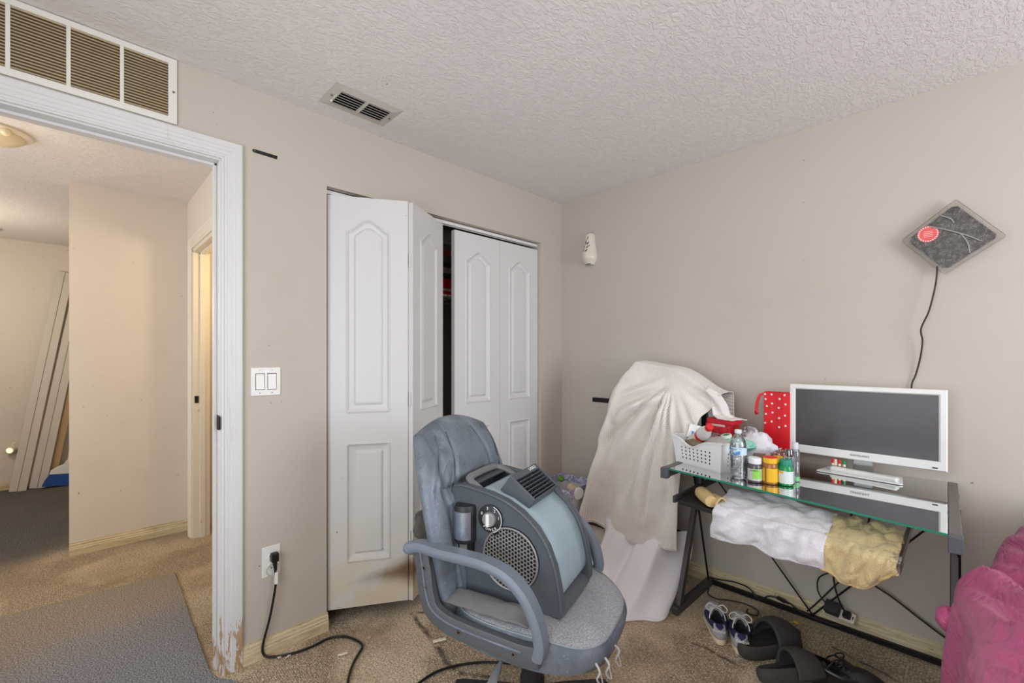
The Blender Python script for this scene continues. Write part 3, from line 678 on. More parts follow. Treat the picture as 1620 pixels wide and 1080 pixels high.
# torn threads at the front corner
for q, (a0, L) in enumerate(((.985, .05), (.945, .045), (.915, .05))):
    x, y = seat_outline(a0, 1.0)
    pts = [(x-.004, y, .415), (x+.014, y-.006*q, .400), (x+.006, y-.012, .385-.2*L), (x+.018, y+.004, .372-.4*L), (x+.008, y+.008, .392)]
    obj('torn_thread', MB().tube(pts, lambda s: .0042*(1-.6*s), 5, sub=5), mat('grey_stuffing', (178, 176, 172), .9, var=.3, vscale=90), ch, sm=60)
# backrest
def back_center(z):
    t = (z-.42)/.65
    return -.225 - .145*t + .03*math.sin(math.pi*t)
def back_half(z):
    t = (z-.40)/.67
    return .185 + .055*math.sin(math.pi*min(1, max(0, t*.80+.12)))
def back_pt(a, b, front):
    """a across, b up in [-1,1]"""
    k = .42
    u = a*math.sqrt(1-k*b*b/2*(1 if b > 0 else .35)); w_ = b*math.sqrt(1-k*a*a/2*(1.15 if b > 0 else .5))
    z = .735 + .335*w_
    y = u*back_half(z)*1.12
    m = max(abs(a), abs(b)); edge = math.sqrt(max(0, 1-m**4.0))
    if front:
        d = .058*edge
        # headrest pillow, lumbar hollow, vertical seams
        d += .020*math.exp(-((z-.95)/.070)**2)*edge
        d -= .016*math.exp(-((z-.845)/.016)**2)*smooth(.95, .6, abs(a))
        yc = .118 + .035*smooth(.84, 1.02, z)*0 - .03*smooth(.86, 1.03, z)
        d -= .012*math.exp(-((abs(y)-yc)/.009)**2)*smooth(.70, .80, z)*edge
        d -= .009*math.exp(-((abs(y)-.187)/.010)**2)*edge
        d += .004*math.sin(abs(y)*190+z*60)*smooth(.80, .845, z)*smooth(.93, .86, z)*smooth(.11, .15, abs(y))*edge
        d -= .020*math.exp(-((abs(y)-.19)/.014)**2)*0
        d += .003*nz(y*11, z*11, 2)*edge
    else: d = -.042*edge
    return (back_center(z) + d + .05*(abs(a)**3)*smooth(1.0, .7, z)*.35, y, z)
N = 72
mb = MB().grid(N, N, lambda u, v: back_pt(2*u-1, 2*v-1, True)).grid(N, N, lambda u, v: back_pt(2*u-1, 2*v-1, False))
obj('backrest', mb, M_leather, ch, sm=70, merge=True)
def on_back(y, z, off=.0015):
    # numeric lookup of the front surface
    best = None
    for i in range(0, 81):
        for j in range(0, 81):
            p = bk[i*81+j]; d = (p[1]-y)**2 + (p[2]-z)**2
            if best is None or d < best[0]: best = (d, p)
    return (best[1][0]+off, y, z)
bk = [back_pt(i/40-1, j/40-1, True) for i in range(81) for j in range(81)]
M_seam = mat('stitched_seam', (84, 94, 106), .5)
for s in (-1, 1):
    obj('back_seam', MB().tube([on_back(s*y, z) for y, z in ((.082, 1.025), (.094, .98), (.106, .93), (.116, .88), (.120, .846))], .0015, 6, sub=3), M_seam, ch, sm=60)
    obj('side_seam', MB().tube([on_back(s*y, z) for y, z in ((.150, 1.02), (.182, .96), (.198, .88), (.196, .78), (.186, .68), (.176, .58), (.168, .50))], .0022, 6, sub=3), M_seam, ch, sm=60)
    obj('cross_seam', MB().tube([on_back(s*y, z) for y, z in ((.196, .852), (.165, .848), (.122, .846))], .0015, 6, sub=3), M_seam, ch, sm=60)
obj('lumbar_seam', MB().tube([on_back(y, .846) for y in (-.118, -.06, 0, .06, .118)], .0022, 6, sub=3), M_seam, ch, sm=60)
obj('lower_seam', MB().tube([on_back(y, .60) for y in (-.172, -.1, 0, .1, .172)], .0022, 6, sub=3), M_seam, ch, sm=60)
# looped armrests
def arm(s):
    path = [(-.315, .670), (-.27, .683), (-.19, .680), (-.10, .681), (-.02, .678), (.05, .660), (.105, .618), (.142, .555), (.158, .490), (.150, .452), (.10, .446), (.02, .448), (-.08, .452), (-.17, .462), (-.225, .490), (-.246, .545), (-.256, .61), (-.270, .675)]
    top = path[:10]; low = path[9:]
    y = s*.272
    sect = [(-.027, -.008), (-.021, -.015), (.021, -.015), (.027, -.008), (.027, .004), (.020, .015), (-.020, .015), (-.027, .004)]
    a_ = obj('armrest', MB().tube([(x, y, z) for x, z in top], 0, sect=sect, sub=5), M_arm, ch, sm=45)
    # flat lower frame: swept with a taller section
    sect2 = [(-.010, -.030), (.010, -.030), (.012, -.026), (.012, .026), (.010, .030), (-.010, .030), (-.012, .026), (-.012, -.026)]
    b_ = obj('arm_frame', MB().tube([(x, y, z) for x, z in low], 0, sect=sect2, sub=5), M_armside, ch, sm=45)
    obj('arm_frame_rib', MB().tube([(x, y+s*.013, z+.010) for x, z in low[1:]], .0035, 6, sub=4), M_arm, b_, sm=60)
    obj('arm_cap', MB().sphere((-.315, y, .668), (.026, .029, .022), 14, 10), M_arm, a_, sm=60)
    for x, z in ((.075, .444), (-.115, .452), (-.247, .560), (-.251, .62)):
        bo = obj('bolt', MB().lathe([(.0085, 0), (.0085, .003), (.006, .0035)], 14, (x, y+s*.011, z), M=Matrix.Rotation(R(-90*s), 3, 'X')), M_screw, b_, sm=40)
        obj('bolt_socket', MB().lathe([(.0045, .0032), (.0042, .0042)], 8, (x, y+s*.011, z), M=Matrix.Rotation(R(-90*s), 3, 'X')), M_dark, bo)
arm(-1); arm(1)
# swivel mechanism, gas post, star base
obj('tilt_plate', MB().box(-.12, .10, -.075, .075, .318, .348), M_black, ch, bevel=.006)
obj('gas_post', MB().lathe([(.030, .16), (.030, .335)], 24), M_black, ch, sm=40)
obj('post_cover', MB().lathe([(.043, .075), (.043, .175), (.0385, .178), (.0385, .250), (.0345, .253), (.0345, .318)], 28), mat('scuffed_black_plastic', (34, 36, 39), .4, var=.2, speck=((140, 140, 138), 90, .68, .5)), ch, sm=35)
obj('lever', MB().tube([(-.01, -.08, .335), (-.012, -.16, .345), (-.012, -.21, .34)], .005, 8), M_metal, ch, sm=60)
obj('lever_paddle', MB().loft([[Vector((-.012, -.205, .343)) + Vector(((math.cos(a)*w_), math.sin(a)*h_*.3, math.sin(a)*h_)) + Vector((0, -t, -t*.55)) for a in [2*math.pi*i/12 for i in range(12)]] for t, w_, h_ in ((0, .006, .006), (.02, .013, .008), (.06, .016, .009), (.095, .013, .008), (.105, .004, .003))]), mat('grey_lever_plastic', (120, 122, 124), .35, var=.2, vscale=40), ch, sm=60)
for k in range(5):
    a = R(72*k + 46); d = Vector((math.cos(a), math.sin(a), 0))
    lg = obj('base_leg', MB().loft([[Vector((0, 0, z0)) + d*r + Vector((-d.y, d.x, 0))*w_*s_ + Vector((0, 0, h_*q)) for s_, q in ((-1, -1), (1, -1), (1, .4), (.6, 1), (-.6, 1), (-1, .4))] for r, z0, w_, h_ in ((.03, .100, .026, .028), (.14, .096, .022, .022), (.27, .082, .018, .016), (.295, .080, .014, .012))]), M_black, ch, sm=40)
    obj('caster', MB().cyl(d*.28 + Vector((-d.y, d.x, 0))*-.022 + Vector((0, 0, .027)), d*.28 + Vector((-d.y, d.x, 0))*.022 + Vector((0, 0, .027)), .027, 16).cyl(d*.28+Vector((0, 0, .03)), d*.28+Vector((0, 0, .085)), .009), M_black, lg, sm=40)

# ------------------------------------------------------------------ blower fan on the seat
M_fan = mat('dusty_charcoal_plastic', (78, 85, 92), .45, var=.12, speck=((150, 156, 158), 95, .665, .6), bump=.06, bscale=150)
M_fandark = mat('dark_charcoal_plastic', (38, 41, 44), .5, var=.15, speck=((120, 124, 126), 95, .70, .4))
M_drum = mat('pale_blue_grey_drum', (150, 170, 179), .40, var=.04, speck=((118, 130, 136), 60, .70, .4))
M_fhandle = mat('grey_fan_handle', (122, 124, 127), .4, var=.08)
fn_ = thing('blower_fan', 'charcoal and blue-grey utility blower fan sitting on the office chair', 'fan', (CHX, CHY, .500), CHA)
side = [(-.215, -.002), (-.20, .07), (-.185, .16), (-.195, .23), (-.238, .315), (-.242, .338), (-.225, .358), (-.195, .364), (-.14, .358), (-.08, .349), (-.022, .333), (.035, .305), (.088, .263), (.125, .212), (.150, .152), (.164, .09), (.172, .03), (.172, .005), (.164, -.002)]
def side_panel(s):
    return MB().prism(side, 'y', s*.152, s*.122)
for s in (-1, 1):
    sp_ = obj('side_panel', side_panel(s), M_fan, fn_, bevel=.006, seg=3)
    # raised outer rim following the curve
    obj('rim', MB().tube([(x*.985-.002, s*.150, z*.985) for x, z in side[6:17]], .006, 8, sub=4), M_fan, sp_, sm=60)
# drum skin between the panels
def drum(u, v):
    f = v*9; i = min(8, int(f)); q = side[8+i] if 8+i < len(side) else side[-1]; q2 = side[min(len(side)-1, 9+i)]
    x, z = mix(q[0], q2[0], f-i), mix(q[1], q2[1], f-i); k = 1 - .06 - .10*smooth(.8, 1, v)
    return (-.05 + (x+.05)*k, mix(-.124, .124, u), .16 + (z-.16)*k)
obj('drum', MB().grid(4, 40, drum), M_drum, fn_, sm=60, solid=.004)
obj('inner_floor', MB().box(-.19, .10, -.122, .122, .0, .012), M_fandark, fn_)
obj('foot_board', MB().prism([(.075, .035), (.092, .042), (.160, .012), (.172, .0), (.10, .0)], 'y', -.122, .122), M_fan, fn_, bevel=.003)
obj('rear_wall', MB().prism([(-.20, .0), (-.185, .0), (-.165, .16), (-.125, .25), (-.09, .33), (-.10, .335), (-.14, .26), (-.18, .165)], 'y', -.122, .122), mat('brown_inner_plastic', (92, 78, 72), .5), fn_)
# carrying handle: bar across the rear top with two arms
hp = [(-.125, -.124, .338), (-.150, -.118, .350), (-.190, -.105, .366), (-.206, -.07, .372), (-.206, .07, .372), (-.190, .105, .366), (-.150, .118, .350), (-.125, .124, .338)]
hd = obj('handle', MB().tube(hp, 0, sect=[(-.012, -.006), (.012, -.006), (.014, 0), (.010, .007), (-.010, .007), (-.014, 0)], sub=5), M_fhandle, fn_, sm=45)
obj('handle_plate', MB().box(-.222, -.165, -.10, .10, .352, .358), M_fan, hd, bevel=.002)
# nozzle with louvres
fc = Vector((-.002, .008, .350)); dn = Vector((.80, 0, -.60)); nn = Vector((.60, 0, .80)); yy = Vector((0, 1, 0))
Mn = Matrix((yy, dn, nn)).transposed().to_4x4(); Mn.translation = fc     # local: x across, y down, z out
nzl = obj('nozzle', MB().box(-.100, -.092, -.058, .058, -.05, .018, M=Mn).box(.092, .100, -.058, .058, -.05, .018, M=Mn).box(-.092, .092, -.058, -.034, -.05, .018, M=Mn).box(-.092, .092, .052, .058, -.05, .018, M=Mn), M_fan, fn_, bevel=.003)
obj('nozzle_throat', MB().box(-.092, .092, -.034, .052, -.03, -.022, M=Mn), M_dark, nzl)
for i in range(6): obj('louvre', MB().box(-.092, .092, -.024+.0135*i, -.0215+.0135*i, -.012, .0165, M=Mn), M_fan, nzl)
for i in range(6): obj('vane', MB().box(-.0785+.031*i, -.0765+.031*i, -.034, .052, -.020, .004, M=Mn), M_armside, nzl)
def Mrot(x, y, z): return Matrix((x, y, z)).transposed().to_euler()
text('nozzle_lettering', 'LASKO', .017, M_plate, nzl, Mn @ Vector((.050, -.046, .0188)), Mrot(yy, -dn, nn), space=1.05)
# near-side inlet: honeycomb guard, speed dial, outlet housing
gc = Vector((-.005, -.1525, .150)); Rg = .098
obj('inlet_recess', MB().lathe([(Rg+.004, 0), (Rg+.004, .004)], 40, (gc.x, -.1530, gc.z), M=Matrix.Rotation(R(90), 3, 'X')), M_dark, fn_)
M_hex = mat('silver_grey_guard', (150, 150, 150), .4, .3, var=.1)
hexm = MB(); r0 = .0074; dxh = r0*1.5; dzh = r0*math.sqrt(3)
for i in range(-9, 10):
    for k in range(-9, 10):
        cx = i*dxh; cz = (k + (.5 if i % 2 else 0))*dzh
        if math.hypot(cx, cz) > Rg-.005 or math.hypot(gc.x+cx+.078, gc.z+cz-.267) < .051: continue
        o6 = [(gc.x+cx+r0*1.0*math.cos(R(60*q)), gc.z+cz+r0*1.0*math.sin(R(60*q))) for q in range(6)]
        i6 = [(gc.x+cx+r0*.74*math.cos(R(60*q)), gc.z+cz+r0*.74*math.sin(R(60*q))) for q in range(6)]
        y0 = -.1600
        hexm.add([(a, y0, b) for a, b in o6] + [(a, y0, b) for a, b in i6] + [(a, y0+.004, b) for a, b in i6], [(q, (q+1) % 6, 6+(q+1) % 6, 6+q) for q in range(6)] + [(6+q, 6+(q+1) % 6, 12+(q+1) % 6, 12+q) for q in range(6)])
obj('honeycomb_guard', hexm, M_hex, fn_)
obj('guard_ring', MB().tube([(gc.x+Rg*math.cos(2*math.pi*i/40), -.1585, gc.z+Rg*math.sin(2*math.pi*i/40)) for i in range(40)], .0035, 6, closed=True, sub=1), M_hex, fn_, sm=60)
dc = Vector((-.078, -.154, .267)); RX = Matrix.Rotation(R(90), 3, 'X')
dial = obj('speed_dial', MB().lathe([(.046, 0), (.046, .005), (.043, .007)], 36, dc, M=RX), M_fandark, fn_, sm=40)
obj('dial_ring', MB().tube([(dc.x+.044*math.cos(a), -.1612, dc.z+.044*math.sin(a)) for a in [R(-70+10*i) for i in range(15)]], .0012, 5, sub=1), M_plate, dial)
obj('knob', MB().lathe([(.024, .006), (.023, .017), (.021, .019)], 28, dc, M=RX), M_hex, dial, sm=35)
obj('knob_grip', MB().box(dc.x-.0055, dc.x+.0055, -.180, -.172, dc.z-.020, dc.z+.020), M_plate, dial, bevel=.002)
RT = (R(90), 0, 0)
for s_, ang in (('0', 155), ('3', 105), ('2', 58), ('1', 12)):
    text('dial_number', s_, .014, M_plate, dial, (dc.x+.034*math.cos(R(ang)), -.1612, dc.z+.034*math.sin(R(ang))), RT)
for i, c_ in enumerate('POWER'):
    a = R(-128 + 19*i); text('dial_lettering', c_, .0115, M_plate, dial, (dc.x+.0350*math.cos(a), -.1612, dc.z+.0350*math.sin(a)), (R(90), R(-(math.degrees(a)+90)), 0))
hs = obj('outlet_housing', MB().lathe([(.034, .178), (.038, .186), (.038, .292), (.034, .302)], 24, (-.174, -.160, 0)), M_fandark, fn_, sm=40)
obj('foil_cover', MB().grid(16, 2, lambda u, v: (-.174+.0388*math.cos(R(mix(-150, -30, u))), -.160+.0388*math.sin(R(mix(-150, -30, u))), mix(.192, .284, v))), mat('iridescent_foil', (176, 190, 206), .28, .85, var=.15, vscale=30, bump=.2, bscale=120), hs, sm=60)
ob = obj('receptacle_block', MB().box(-.205, -.143, -.172, -.150, .120, .180), M_black, fn_, bevel=.003)
obj('rating_label', MB().box(-.190, -.160, -.1728, -.1722, .148, .172), M_hex, ob)
text('rating_lettering', 'TO RESET', .0065, M_plate, ob, (-.174, -.1726, .138), RT)
fl = thing('seat_bolster', 'crinkled dark grey side bolster of the chair seat', 'cloth', (CHX, CHY, .492), CHA)  # side bolster of the seat, modelled as a separate crinkled sheet
obj('cloth', MB().grid(30, 14, lambda u, v: (mix(-.215, .10, u), mix(-.245, -.160, v), .012 + .030*math.sin(math.pi*v)*smooth(0, .15, u)*smooth(1, .8, u) + .006*nz(u*5, v*2, 5) + .003*nz(u*14, v*6, 1))), mat('dark_grey_crinkled_vinyl', (112, 111, 110), .6, var=.15, speck=((190, 188, 184), 120, .68, .5), bump=.6, bscale=30), fl, sm=70, solid=.004)
# bags hung behind the chair back
def crumple(name, label, cat, loc, r, m, seed, amp=.28, f=2.2, group=None, sq=None, n=28, rz=0):
    t_ = thing(name, label, cat, loc, rz, group)
    def k(d):
        v = 1 + amp*nz(d.x*f+seed, d.y*f, d.z*f) + amp*.45*nz(d.x*f*2.7, d.y*f*2.7+seed, d.z*f*2.7) - .12*abs(nz(d.x*f*4+seed, d.y*f*4, d.z*f*4))
        return v
    obj('body', MB().sphere((0, 0, r[2] if hasattr(r, '__len__') else r), r, n, n*2//3, fn=k), m, t_, sm=35)
    return t_
M_clearbag = thin_glass('clear_plastic_bag', (236, 232, 236), 1.6, 1.5, ((196, 186, 194), .95, 26), .12)
cb = thing('clear_plastic_bag', 'clear crinkled plastic bag hanging behind the chair back', 'plastic bag', (CHX, CHY, .62), CHA)
obj('film', MB().grid(18, 20, lambda u, v: (-.345 - .03*v*0 + .02*nz(u*5, v*7, 1), mix(.12, .36 - .12*v, u), mix(.14, .37, v) + .015*nz(u*6, v*5, 9))), M_clearbag, cb, sm=40)
bb = crumple('grey_shoulder_bag', 'dark grey bag slung behind the chair back', 'bag', (.700, -1.665, .60), (.035, .060, .065), mat('grey_bag_fabric', (84, 80, 76), .8, var=.2, bump=.3), 3.1)
# ------------------------------------------------------------------ glass computer desk
DZ = .775                                  # top of the glass
M_steel = mat('dark_grey_desk_steel', (80, 77, 76), .45, .4, var=.12, speck=((110, 106, 100), 90, .69, .5))
M_cap = mat('grey_desk_bar', (112, 108, 104), .45, .3, var=.08)
M_endcap = mat('blue_grey_end_cap', (86, 87, 94), .5, var=.08)
M_rod = mat('thin_black_rod', (30, 29, 29), .5, .3)
dk = thing('computer_desk', 'glass-topped computer desk with dark steel slanted legs against the wall', 'desk', (1.62, -.37, 0))
def D(x, y, z): return (x-1.62, y+.37, z)
GQ = [(1.150, -.035), (2.078, -.035), (2.093, -.770), (1.155, -.630)]
M_glass = thin_glass('green_desk_glass', (230, 243, 237), 1.0, 1.5, ((214, 222, 216), .10, 7), .012)
M_gedge = mat('green_glass_edge', (52, 136, 112), .15, var=.12, vscale=20)
gm = MB(); vs = [D(x, y, z) for z in (DZ-.008, DZ) for x, y in GQ]
gm.add(vs, [(3, 2, 1, 0), (4, 5, 6, 7)], 0); gm.add(vs, [(i, (i+1) % 4, 4+(i+1) % 4, 4+i) for i in range(4)], 1)
obj('glass_top', gm, [M_glass, M_gedge], dk)
for x0, y0, y1, xs in ((1.125, -.020, -.648, 0), (2.079, -.020, -.795, .016)):
    b_ = obj('side_bar', MB().add([D(x0+dx+xs*t, mix(y0, y1, t), z) for t in (0, 1) for dx in (0, .030) for z in (DZ-.042, DZ+.003)], [(0, 1, 3, 2), (4, 6, 7, 5), (0, 4, 5, 1), (2, 3, 7, 6), (0, 2, 6, 4), (1, 5, 7, 3)]), M_cap, dk, bevel=.003)
    obj('end_cap', MB().box(*[x0+xs-.001-1.62, x0+xs+.032-1.62], y1-.006+.37, y1+.030+.37, DZ-.046, DZ+.004), M_endcap, b_, bevel=.003)
for x, lab in ((1.110, 0), (2.102, 0)):
    obj('floor_bar', MB().beam(D(x, -.475, .022), D(x, -.022, .020), .034, .038), M_steel, dk, bevel=.003)
    obj('slanted_leg', MB().beam(D(x, -.440, .02), D(x, -.145, .745), .022, .024, up=(1, 0, 0)), M_steel, dk, bevel=.003)
    obj('slanted_leg', MB().beam(D(x, -.414, .02), D(x, -.119, .745), .018, .018, up=(1, 0, 0)), M_steel, dk, bevel=.003)
    obj('brace_rod', MB().cyl(D(x+.012, -.085, .045), D(x+.012, -.295, .735), .0055, 8), M_rod, dk, sm=40)
    obj('top_arm', MB().beam(D(x+(.01 if x < 2 else 0), -.60, .73), D(x+(.01 if x < 2 else 0), -.05, .73), .024, .018), M_steel, dk, bevel=.002)
obj('rear_floor_bar', MB().box(1.11-1.62, 2.102-1.62, -.036+.37, -.018+.37, .004, .026), M_rod, dk)
obj('cross_rod', MB().cyl(D(1.13, -.13, .70), D(1.605, -.035, .03), .004, 8), M_rod, dk, sm=40)
obj('cross_rod', MB().cyl(D(2.10, -.13, .70), D(1.605, -.035, .03), .004, 8), M_rod, dk, sm=40)
# keyboard tray on slides
TZ = .655
ty = lambda x: -.690 - (x-1.256)*.146
tq = [(1.225, ty(1.225)+.19), (1.975, ty(1.975)+.19), (1.975, ty(1.975)), (1.225, ty(1.225))]
tm = MB().prism(tq, 'z', TZ-.018, TZ); tm.v = [(x-1.62, y+.37, z) for x, y, z in tm.v]
M_tray = mat('black_tray_board', (44, 42, 42), .5, var=.12, speck=((128, 122, 114), 110, .66, .5))
tray_ = obj('keyboard_tray', tm, M_tray, dk, bevel=.002)
for x in (1.213, 1.985):
    obj('slide_rail', MB().box(x-.006-1.62, x+.006-1.62, (-.70 if x < 1.5 else -.775)+.37, -.20+.37, TZ-.012, TZ+.018), M_steel if x < 1.5 else M_metal, tray_, bevel=.001)
    obj('slide_bracket', MB().box(x-.006-1.62, x+.006-1.62, -.42+.37, -.38+.37, TZ+.01, .735), M_steel, tray_)
obj('rail_lip', MB().box(1.978-1.62, 1.990-1.62, -.800+.37, -.70+.37, TZ-.03, TZ+.008), M_metal, tray_, bevel=.002)

# ------------------------------------------------------------------ monitor
M_mon = mat('white_glossy_plastic', (232, 234, 230), .25, var=.02)
mo = thing('monitor', 'white-framed widescreen monitor standing on the glass desk', 'monitor', (1.805, -.115, .775), R(-1.0))
mw, m0, m1 = .2765, .062, .391
fm = MB()
def ring4(x, z0, z1, y): return [(-x, y, z0), (x, y, z0), (x, y, z1), (-x, y, z1)]
fm.loft([ring4(mw-.027, m0+.040, m1-.024, -.013), ring4(mw-.020, m0+.036, m1-.018, -.018), ring4(mw-.004, m0+.004, m1-.004, -.018), ring4(mw, m0, m1, -.013), ring4(mw, m0, m1, .010), ring4(mw-.05, m0+.05, m1-.05, .030)], cap0=False)
obj('housing', fm, M_mon, mo, sm=30)
def scr_fn(t, v, out, p):
    s = t.ramp(t.noise(t.scale(v, (1, 1, 2.4)), 9, 5, .7), .5, .75)
    return t.mixc(t.math('MULTIPLY', s, .35), out, lin((96, 92, 96)))
obj('screen', MB().box(-mw+.026, mw-.026, -.0145, -.0130, m0+.039, m1-.023), mat('dusty_dark_screen', (70, 66, 69), .28, var=.06, fn=scr_fn, spec=.5), mo)
text('brand_lettering', 'SAMSUNG', .014, mat('grey_print', (92, 94, 96), .4), mo, (-.003, -.0183, m0+.021), (R(90), 0, 0), space=1.1)
obj('power_light', MB().box(mw-.045, mw-.028, -.0188, -.0178, m0+.010, m0+.015), M_black, mo)
obj('neck', MB().box(-.030, .040, .006, .022, .006, .12), thin_glass('clear_acrylic', (235, 240, 240), 1.2), mo, bevel=.002)
bs_ = obj('stand_base', MB().prism([(-.150, -.088), (.140, -.108), (.150, -.100), (.135, .040), (-.125, .045), (-.150, -.075)], 'z', .001, .007), M_mon, mo, bevel=.002)
obj('stand_bar', MB().beam((-.105, -.040, .016), (.135, -.088, .016), .036, .020), M_mon, mo, bevel=.009, seg=4)
M_red = mat('red_plastic', (214, 36, 44), .4); M_green = mat('green_plastic', (30, 128, 78), .4); M_cream = mat('cream_plastic', (228, 218, 190), .45); M_yel = mat('yellow_plastic', (238, 190, 40), .4)
for i, (dx, m_, lab) in enumerate(((-.100, M_red, 'leftmost red cap of the small tubes below the monitor'), (-.090, M_cream, 'cream capped small tube below the monitor'), (-.075, M_red, 'second red cap of the small tubes below the monitor'), (-.058, M_green, 'green capped small tube below the monitor'))):
    tb = thing('small_tube', lab, 'tube', (1.805+dx, -.140-.02*dx, .803), group='small tubes below the monitor')
    obj('tube', MB().lathe([(.006, 0), (.006, .016)], 12), M_cream, tb, sm=40)
    obj('cap', MB().lathe([(.0066, .010), (.006, .026), (.003, .028)], 12), m_, tb, sm=40)

# ------------------------------------------------------------------ perforated basket with its contents
BX, BY, BA = 1.262, -.420, R(-17)
M_bask = mat('white_basket_plastic', (240, 240, 240), .4, var=.02)
bk_ = thing('storage_basket', 'white perforated plastic basket heaped with small things on the desk', 'basket', (BX, BY, DZ), BA)
bl, bd, bh = .140, .100, .132
def wallgrid(u, v, sidei):
    z = bh*v; k = mix(.90, 1.0, v)
    if sidei == 0: p = (mix(-bl, bl, u)*k, -bd*k)
    elif sidei == 1: p = (bl*k, mix(-bd, bd, u)*k)
    elif sidei == 2: p = (mix(bl, -bl, u)*k, bd*k)
    else: p = (-bl*k, mix(bd, -bd, u)*k)
    if sidei in (0, 2): z -= .040*v*math.exp(-((u-.42)/.20)**2)*smooth(.55, 1, v)
    return (p[0], p[1], z)
def holed(mb, sidei, nu, nv, u0, u1, v0, v1, r):
    """wall with a regular field of round holes cut through it"""
    us = [0] + [mix(u0, u1, i/nu) for i in range(nu+1)] + [1]; vs_ = [0] + [mix(v0, v1, i/nv) for i in range(nv+1)] + [mix(v1, 1, .35), mix(v1, 1, .7), 1]
    L = 2*(bl if sidei in (0, 2) else bd)
    for i in range(len(us)-1):
        for k in range(len(vs_)-1):
            a, b, c, d = us[i], us[i+1], vs_[k], vs_[k+1]
            if 1 <= i <= nu and 1 <= k <= nv:
                cu, cv = (a+b)/2, (c+d)/2; ring = []; outer = []
                for q in range(8):
                    an = R(45*q+22.5); ring.append(wallgrid(cu+r/L*math.cos(an), cv+r/bh*math.sin(an), sidei))
                for q in range(8):
                    an = 45*q+22.5; ca, sa = math.cos(R(an)), math.sin(R(an)); m_ = max(abs(ca), abs(sa))
                    outer.append(wallgrid(cu+(b-a)/2*(math.copysign(1, ca) if abs(ca) == m_ else ca/m_*.4142/.4142), cv+(d-c)/2*(math.copysign(1, sa) if abs(sa) == m_ else sa/m_), sidei))
                corners = [wallgrid(a if q in (1, 2) else b, c if q in (2, 3) else d, sidei) for q in range(4)]
                vs2 = ring + outer + corners; fs = [(q, (q+1) % 8, 8+(q+1) % 8, 8+q) for q in range(8)]
                fs += [(8+0, 8+1, 16+0), (8+2, 8+3, 16+1), (8+4, 8+5, 16+2), (8+6, 8+7, 16+3)]
                mb.add(vs2, fs)
            else:
                n_ = 5 if i in (0, len(us)-2) else 1
                seg = [(mix(a, b, q/2), mix(a, b, (q+1)/2)) for q in range(2)]
                for a2, b2 in seg: mb.add([wallgrid(a2, c, sidei), wallgrid(b2, c, sidei), wallgrid(b2, d, sidei), wallgrid(a2, d, sidei)], [(0, 1, 2, 3)])
bm_ = MB(); holed(bm_, 0, 8, 4, .14, .82, .16, .68, .0050); holed(bm_, 1, 5, 4, .2, .8, .16, .68, .0050); holed(bm_, 2, 8, 4, .14, .82, .16, .68, .0050); holed(bm_, 3, 5, 4, .2, .8, .16, .68, .0050)
bm_.add([(-bl*.9, -bd*.9, .001), (bl*.9, -bd*.9, .001), (bl*.9, bd*.9, .001), (-bl*.9, bd*.9, .001)], [(0, 1, 2, 3)])
obj('body', bm_, M_bask, bk_, solid=.0022)
rimp = [wallgrid(i/12, 1, s_) for s_ in range(4) for i in range(12)]
obj('rim', MB().tube([(x*1.02, y*1.02, z) for x, y, z in rimp], 0, sect=[(-.004, -.003), (.007, -.003), (.007, .001), (-.004, .001)], closed=True, sub=1), M_bask, bk_, sm=40)
def inb(x, y, z):
    c_, s_ = math.cos(BA), math.sin(BA); return (BX + c_*x - s_*y, BY + s_*x + c_*y, DZ + z)
crumple('dark_filler', 'dark filler added inside the white basket behind its holes', 'cloth', inb(0, -.002, .004), (.120, .086, .050), mat('dark_fill_colour', (70, 66, 62), .9, var=.2), 11.3, .03)  # filler added so the basket holes look dark inside
crumple('grey_pouch', 'grey crumpled pouch lying in the white basket', 'pouch', inb(.055, .0, .055), (.075, .06, .045), mat('grey_beige_pouch', (176, 170, 164), .5, var=.1, bump=.3, bscale=30), 1.3, .16)
crumple('pale_cloth', 'pale crumpled cloth filling the left of the basket', 'cloth', inb(-.075, .01, .03), (.06, .075, .055), mat('pale_cloth', (206, 204, 196), .8, var=.1), 5.7, .2)
crumple('dark_pouch', 'dark olive pouch under the bottle in the basket', 'pouch', inb(-.05, -.045, .05), (.06, .03, .035), mat('olive_pouch', (120, 112, 92), .6, var=.2), 8.7, .15)
crumple('white_wipe_pack', 'white wipes packet at the right front of the basket', 'packet', inb(.075, -.04, .075), (.055, .045, .025), mat('white_packet', (226, 224, 222), .4, var=.05), 2.9, .14)
bo = thing('soda_bottle', 'clear soda bottle with a red cap lying on the basket contents', 'bottle', inb(-.055, -.010, .118), rot=(R(58), 0, R(44)))
M_pet = thin_glass('clear_pet', (240, 244, 246), 2.0, 1.45, ((226, 228, 230), .35, 30), .06)
obj('body', MB().lathe([(.004, 0), (.030, .004), (.032, .02), (.032, .075), (.024, .105), (.014, .125), (.013, .135)], 24), mat('milky_bottle', (214, 212, 210), .25, var=.05), bo, sm=50)
obj('label_band', MB().lathe([(.0328, .03), (.0328, .055)], 24, cap0=False, cap1=False), M_red, bo, sm=50)
obj('cap', MB().lathe([(.0175, .130), (.0175, .150), (.015, .153), (.001, .153)], 24), M_red, bo, sm=40)
cd_ = thing('tissue_pack', 'white tissue pack printed with blue flowers in the basket corner', 'tissue pack', inb(-.100, .012, .105), rot=(R(-14), R(14), R(20)))
obj('pack', MB().grid(10, 10, lambda u, v: (mix(-.042, .042, u), .010*math.sin(math.pi*u)*math.sin(math.pi*v)+.004*nz(u*4, v*4), mix(0, .072, v))), mat('white_tissue_film', (232, 234, 226), .35, var=.04), cd_, sm=60, solid=.012)
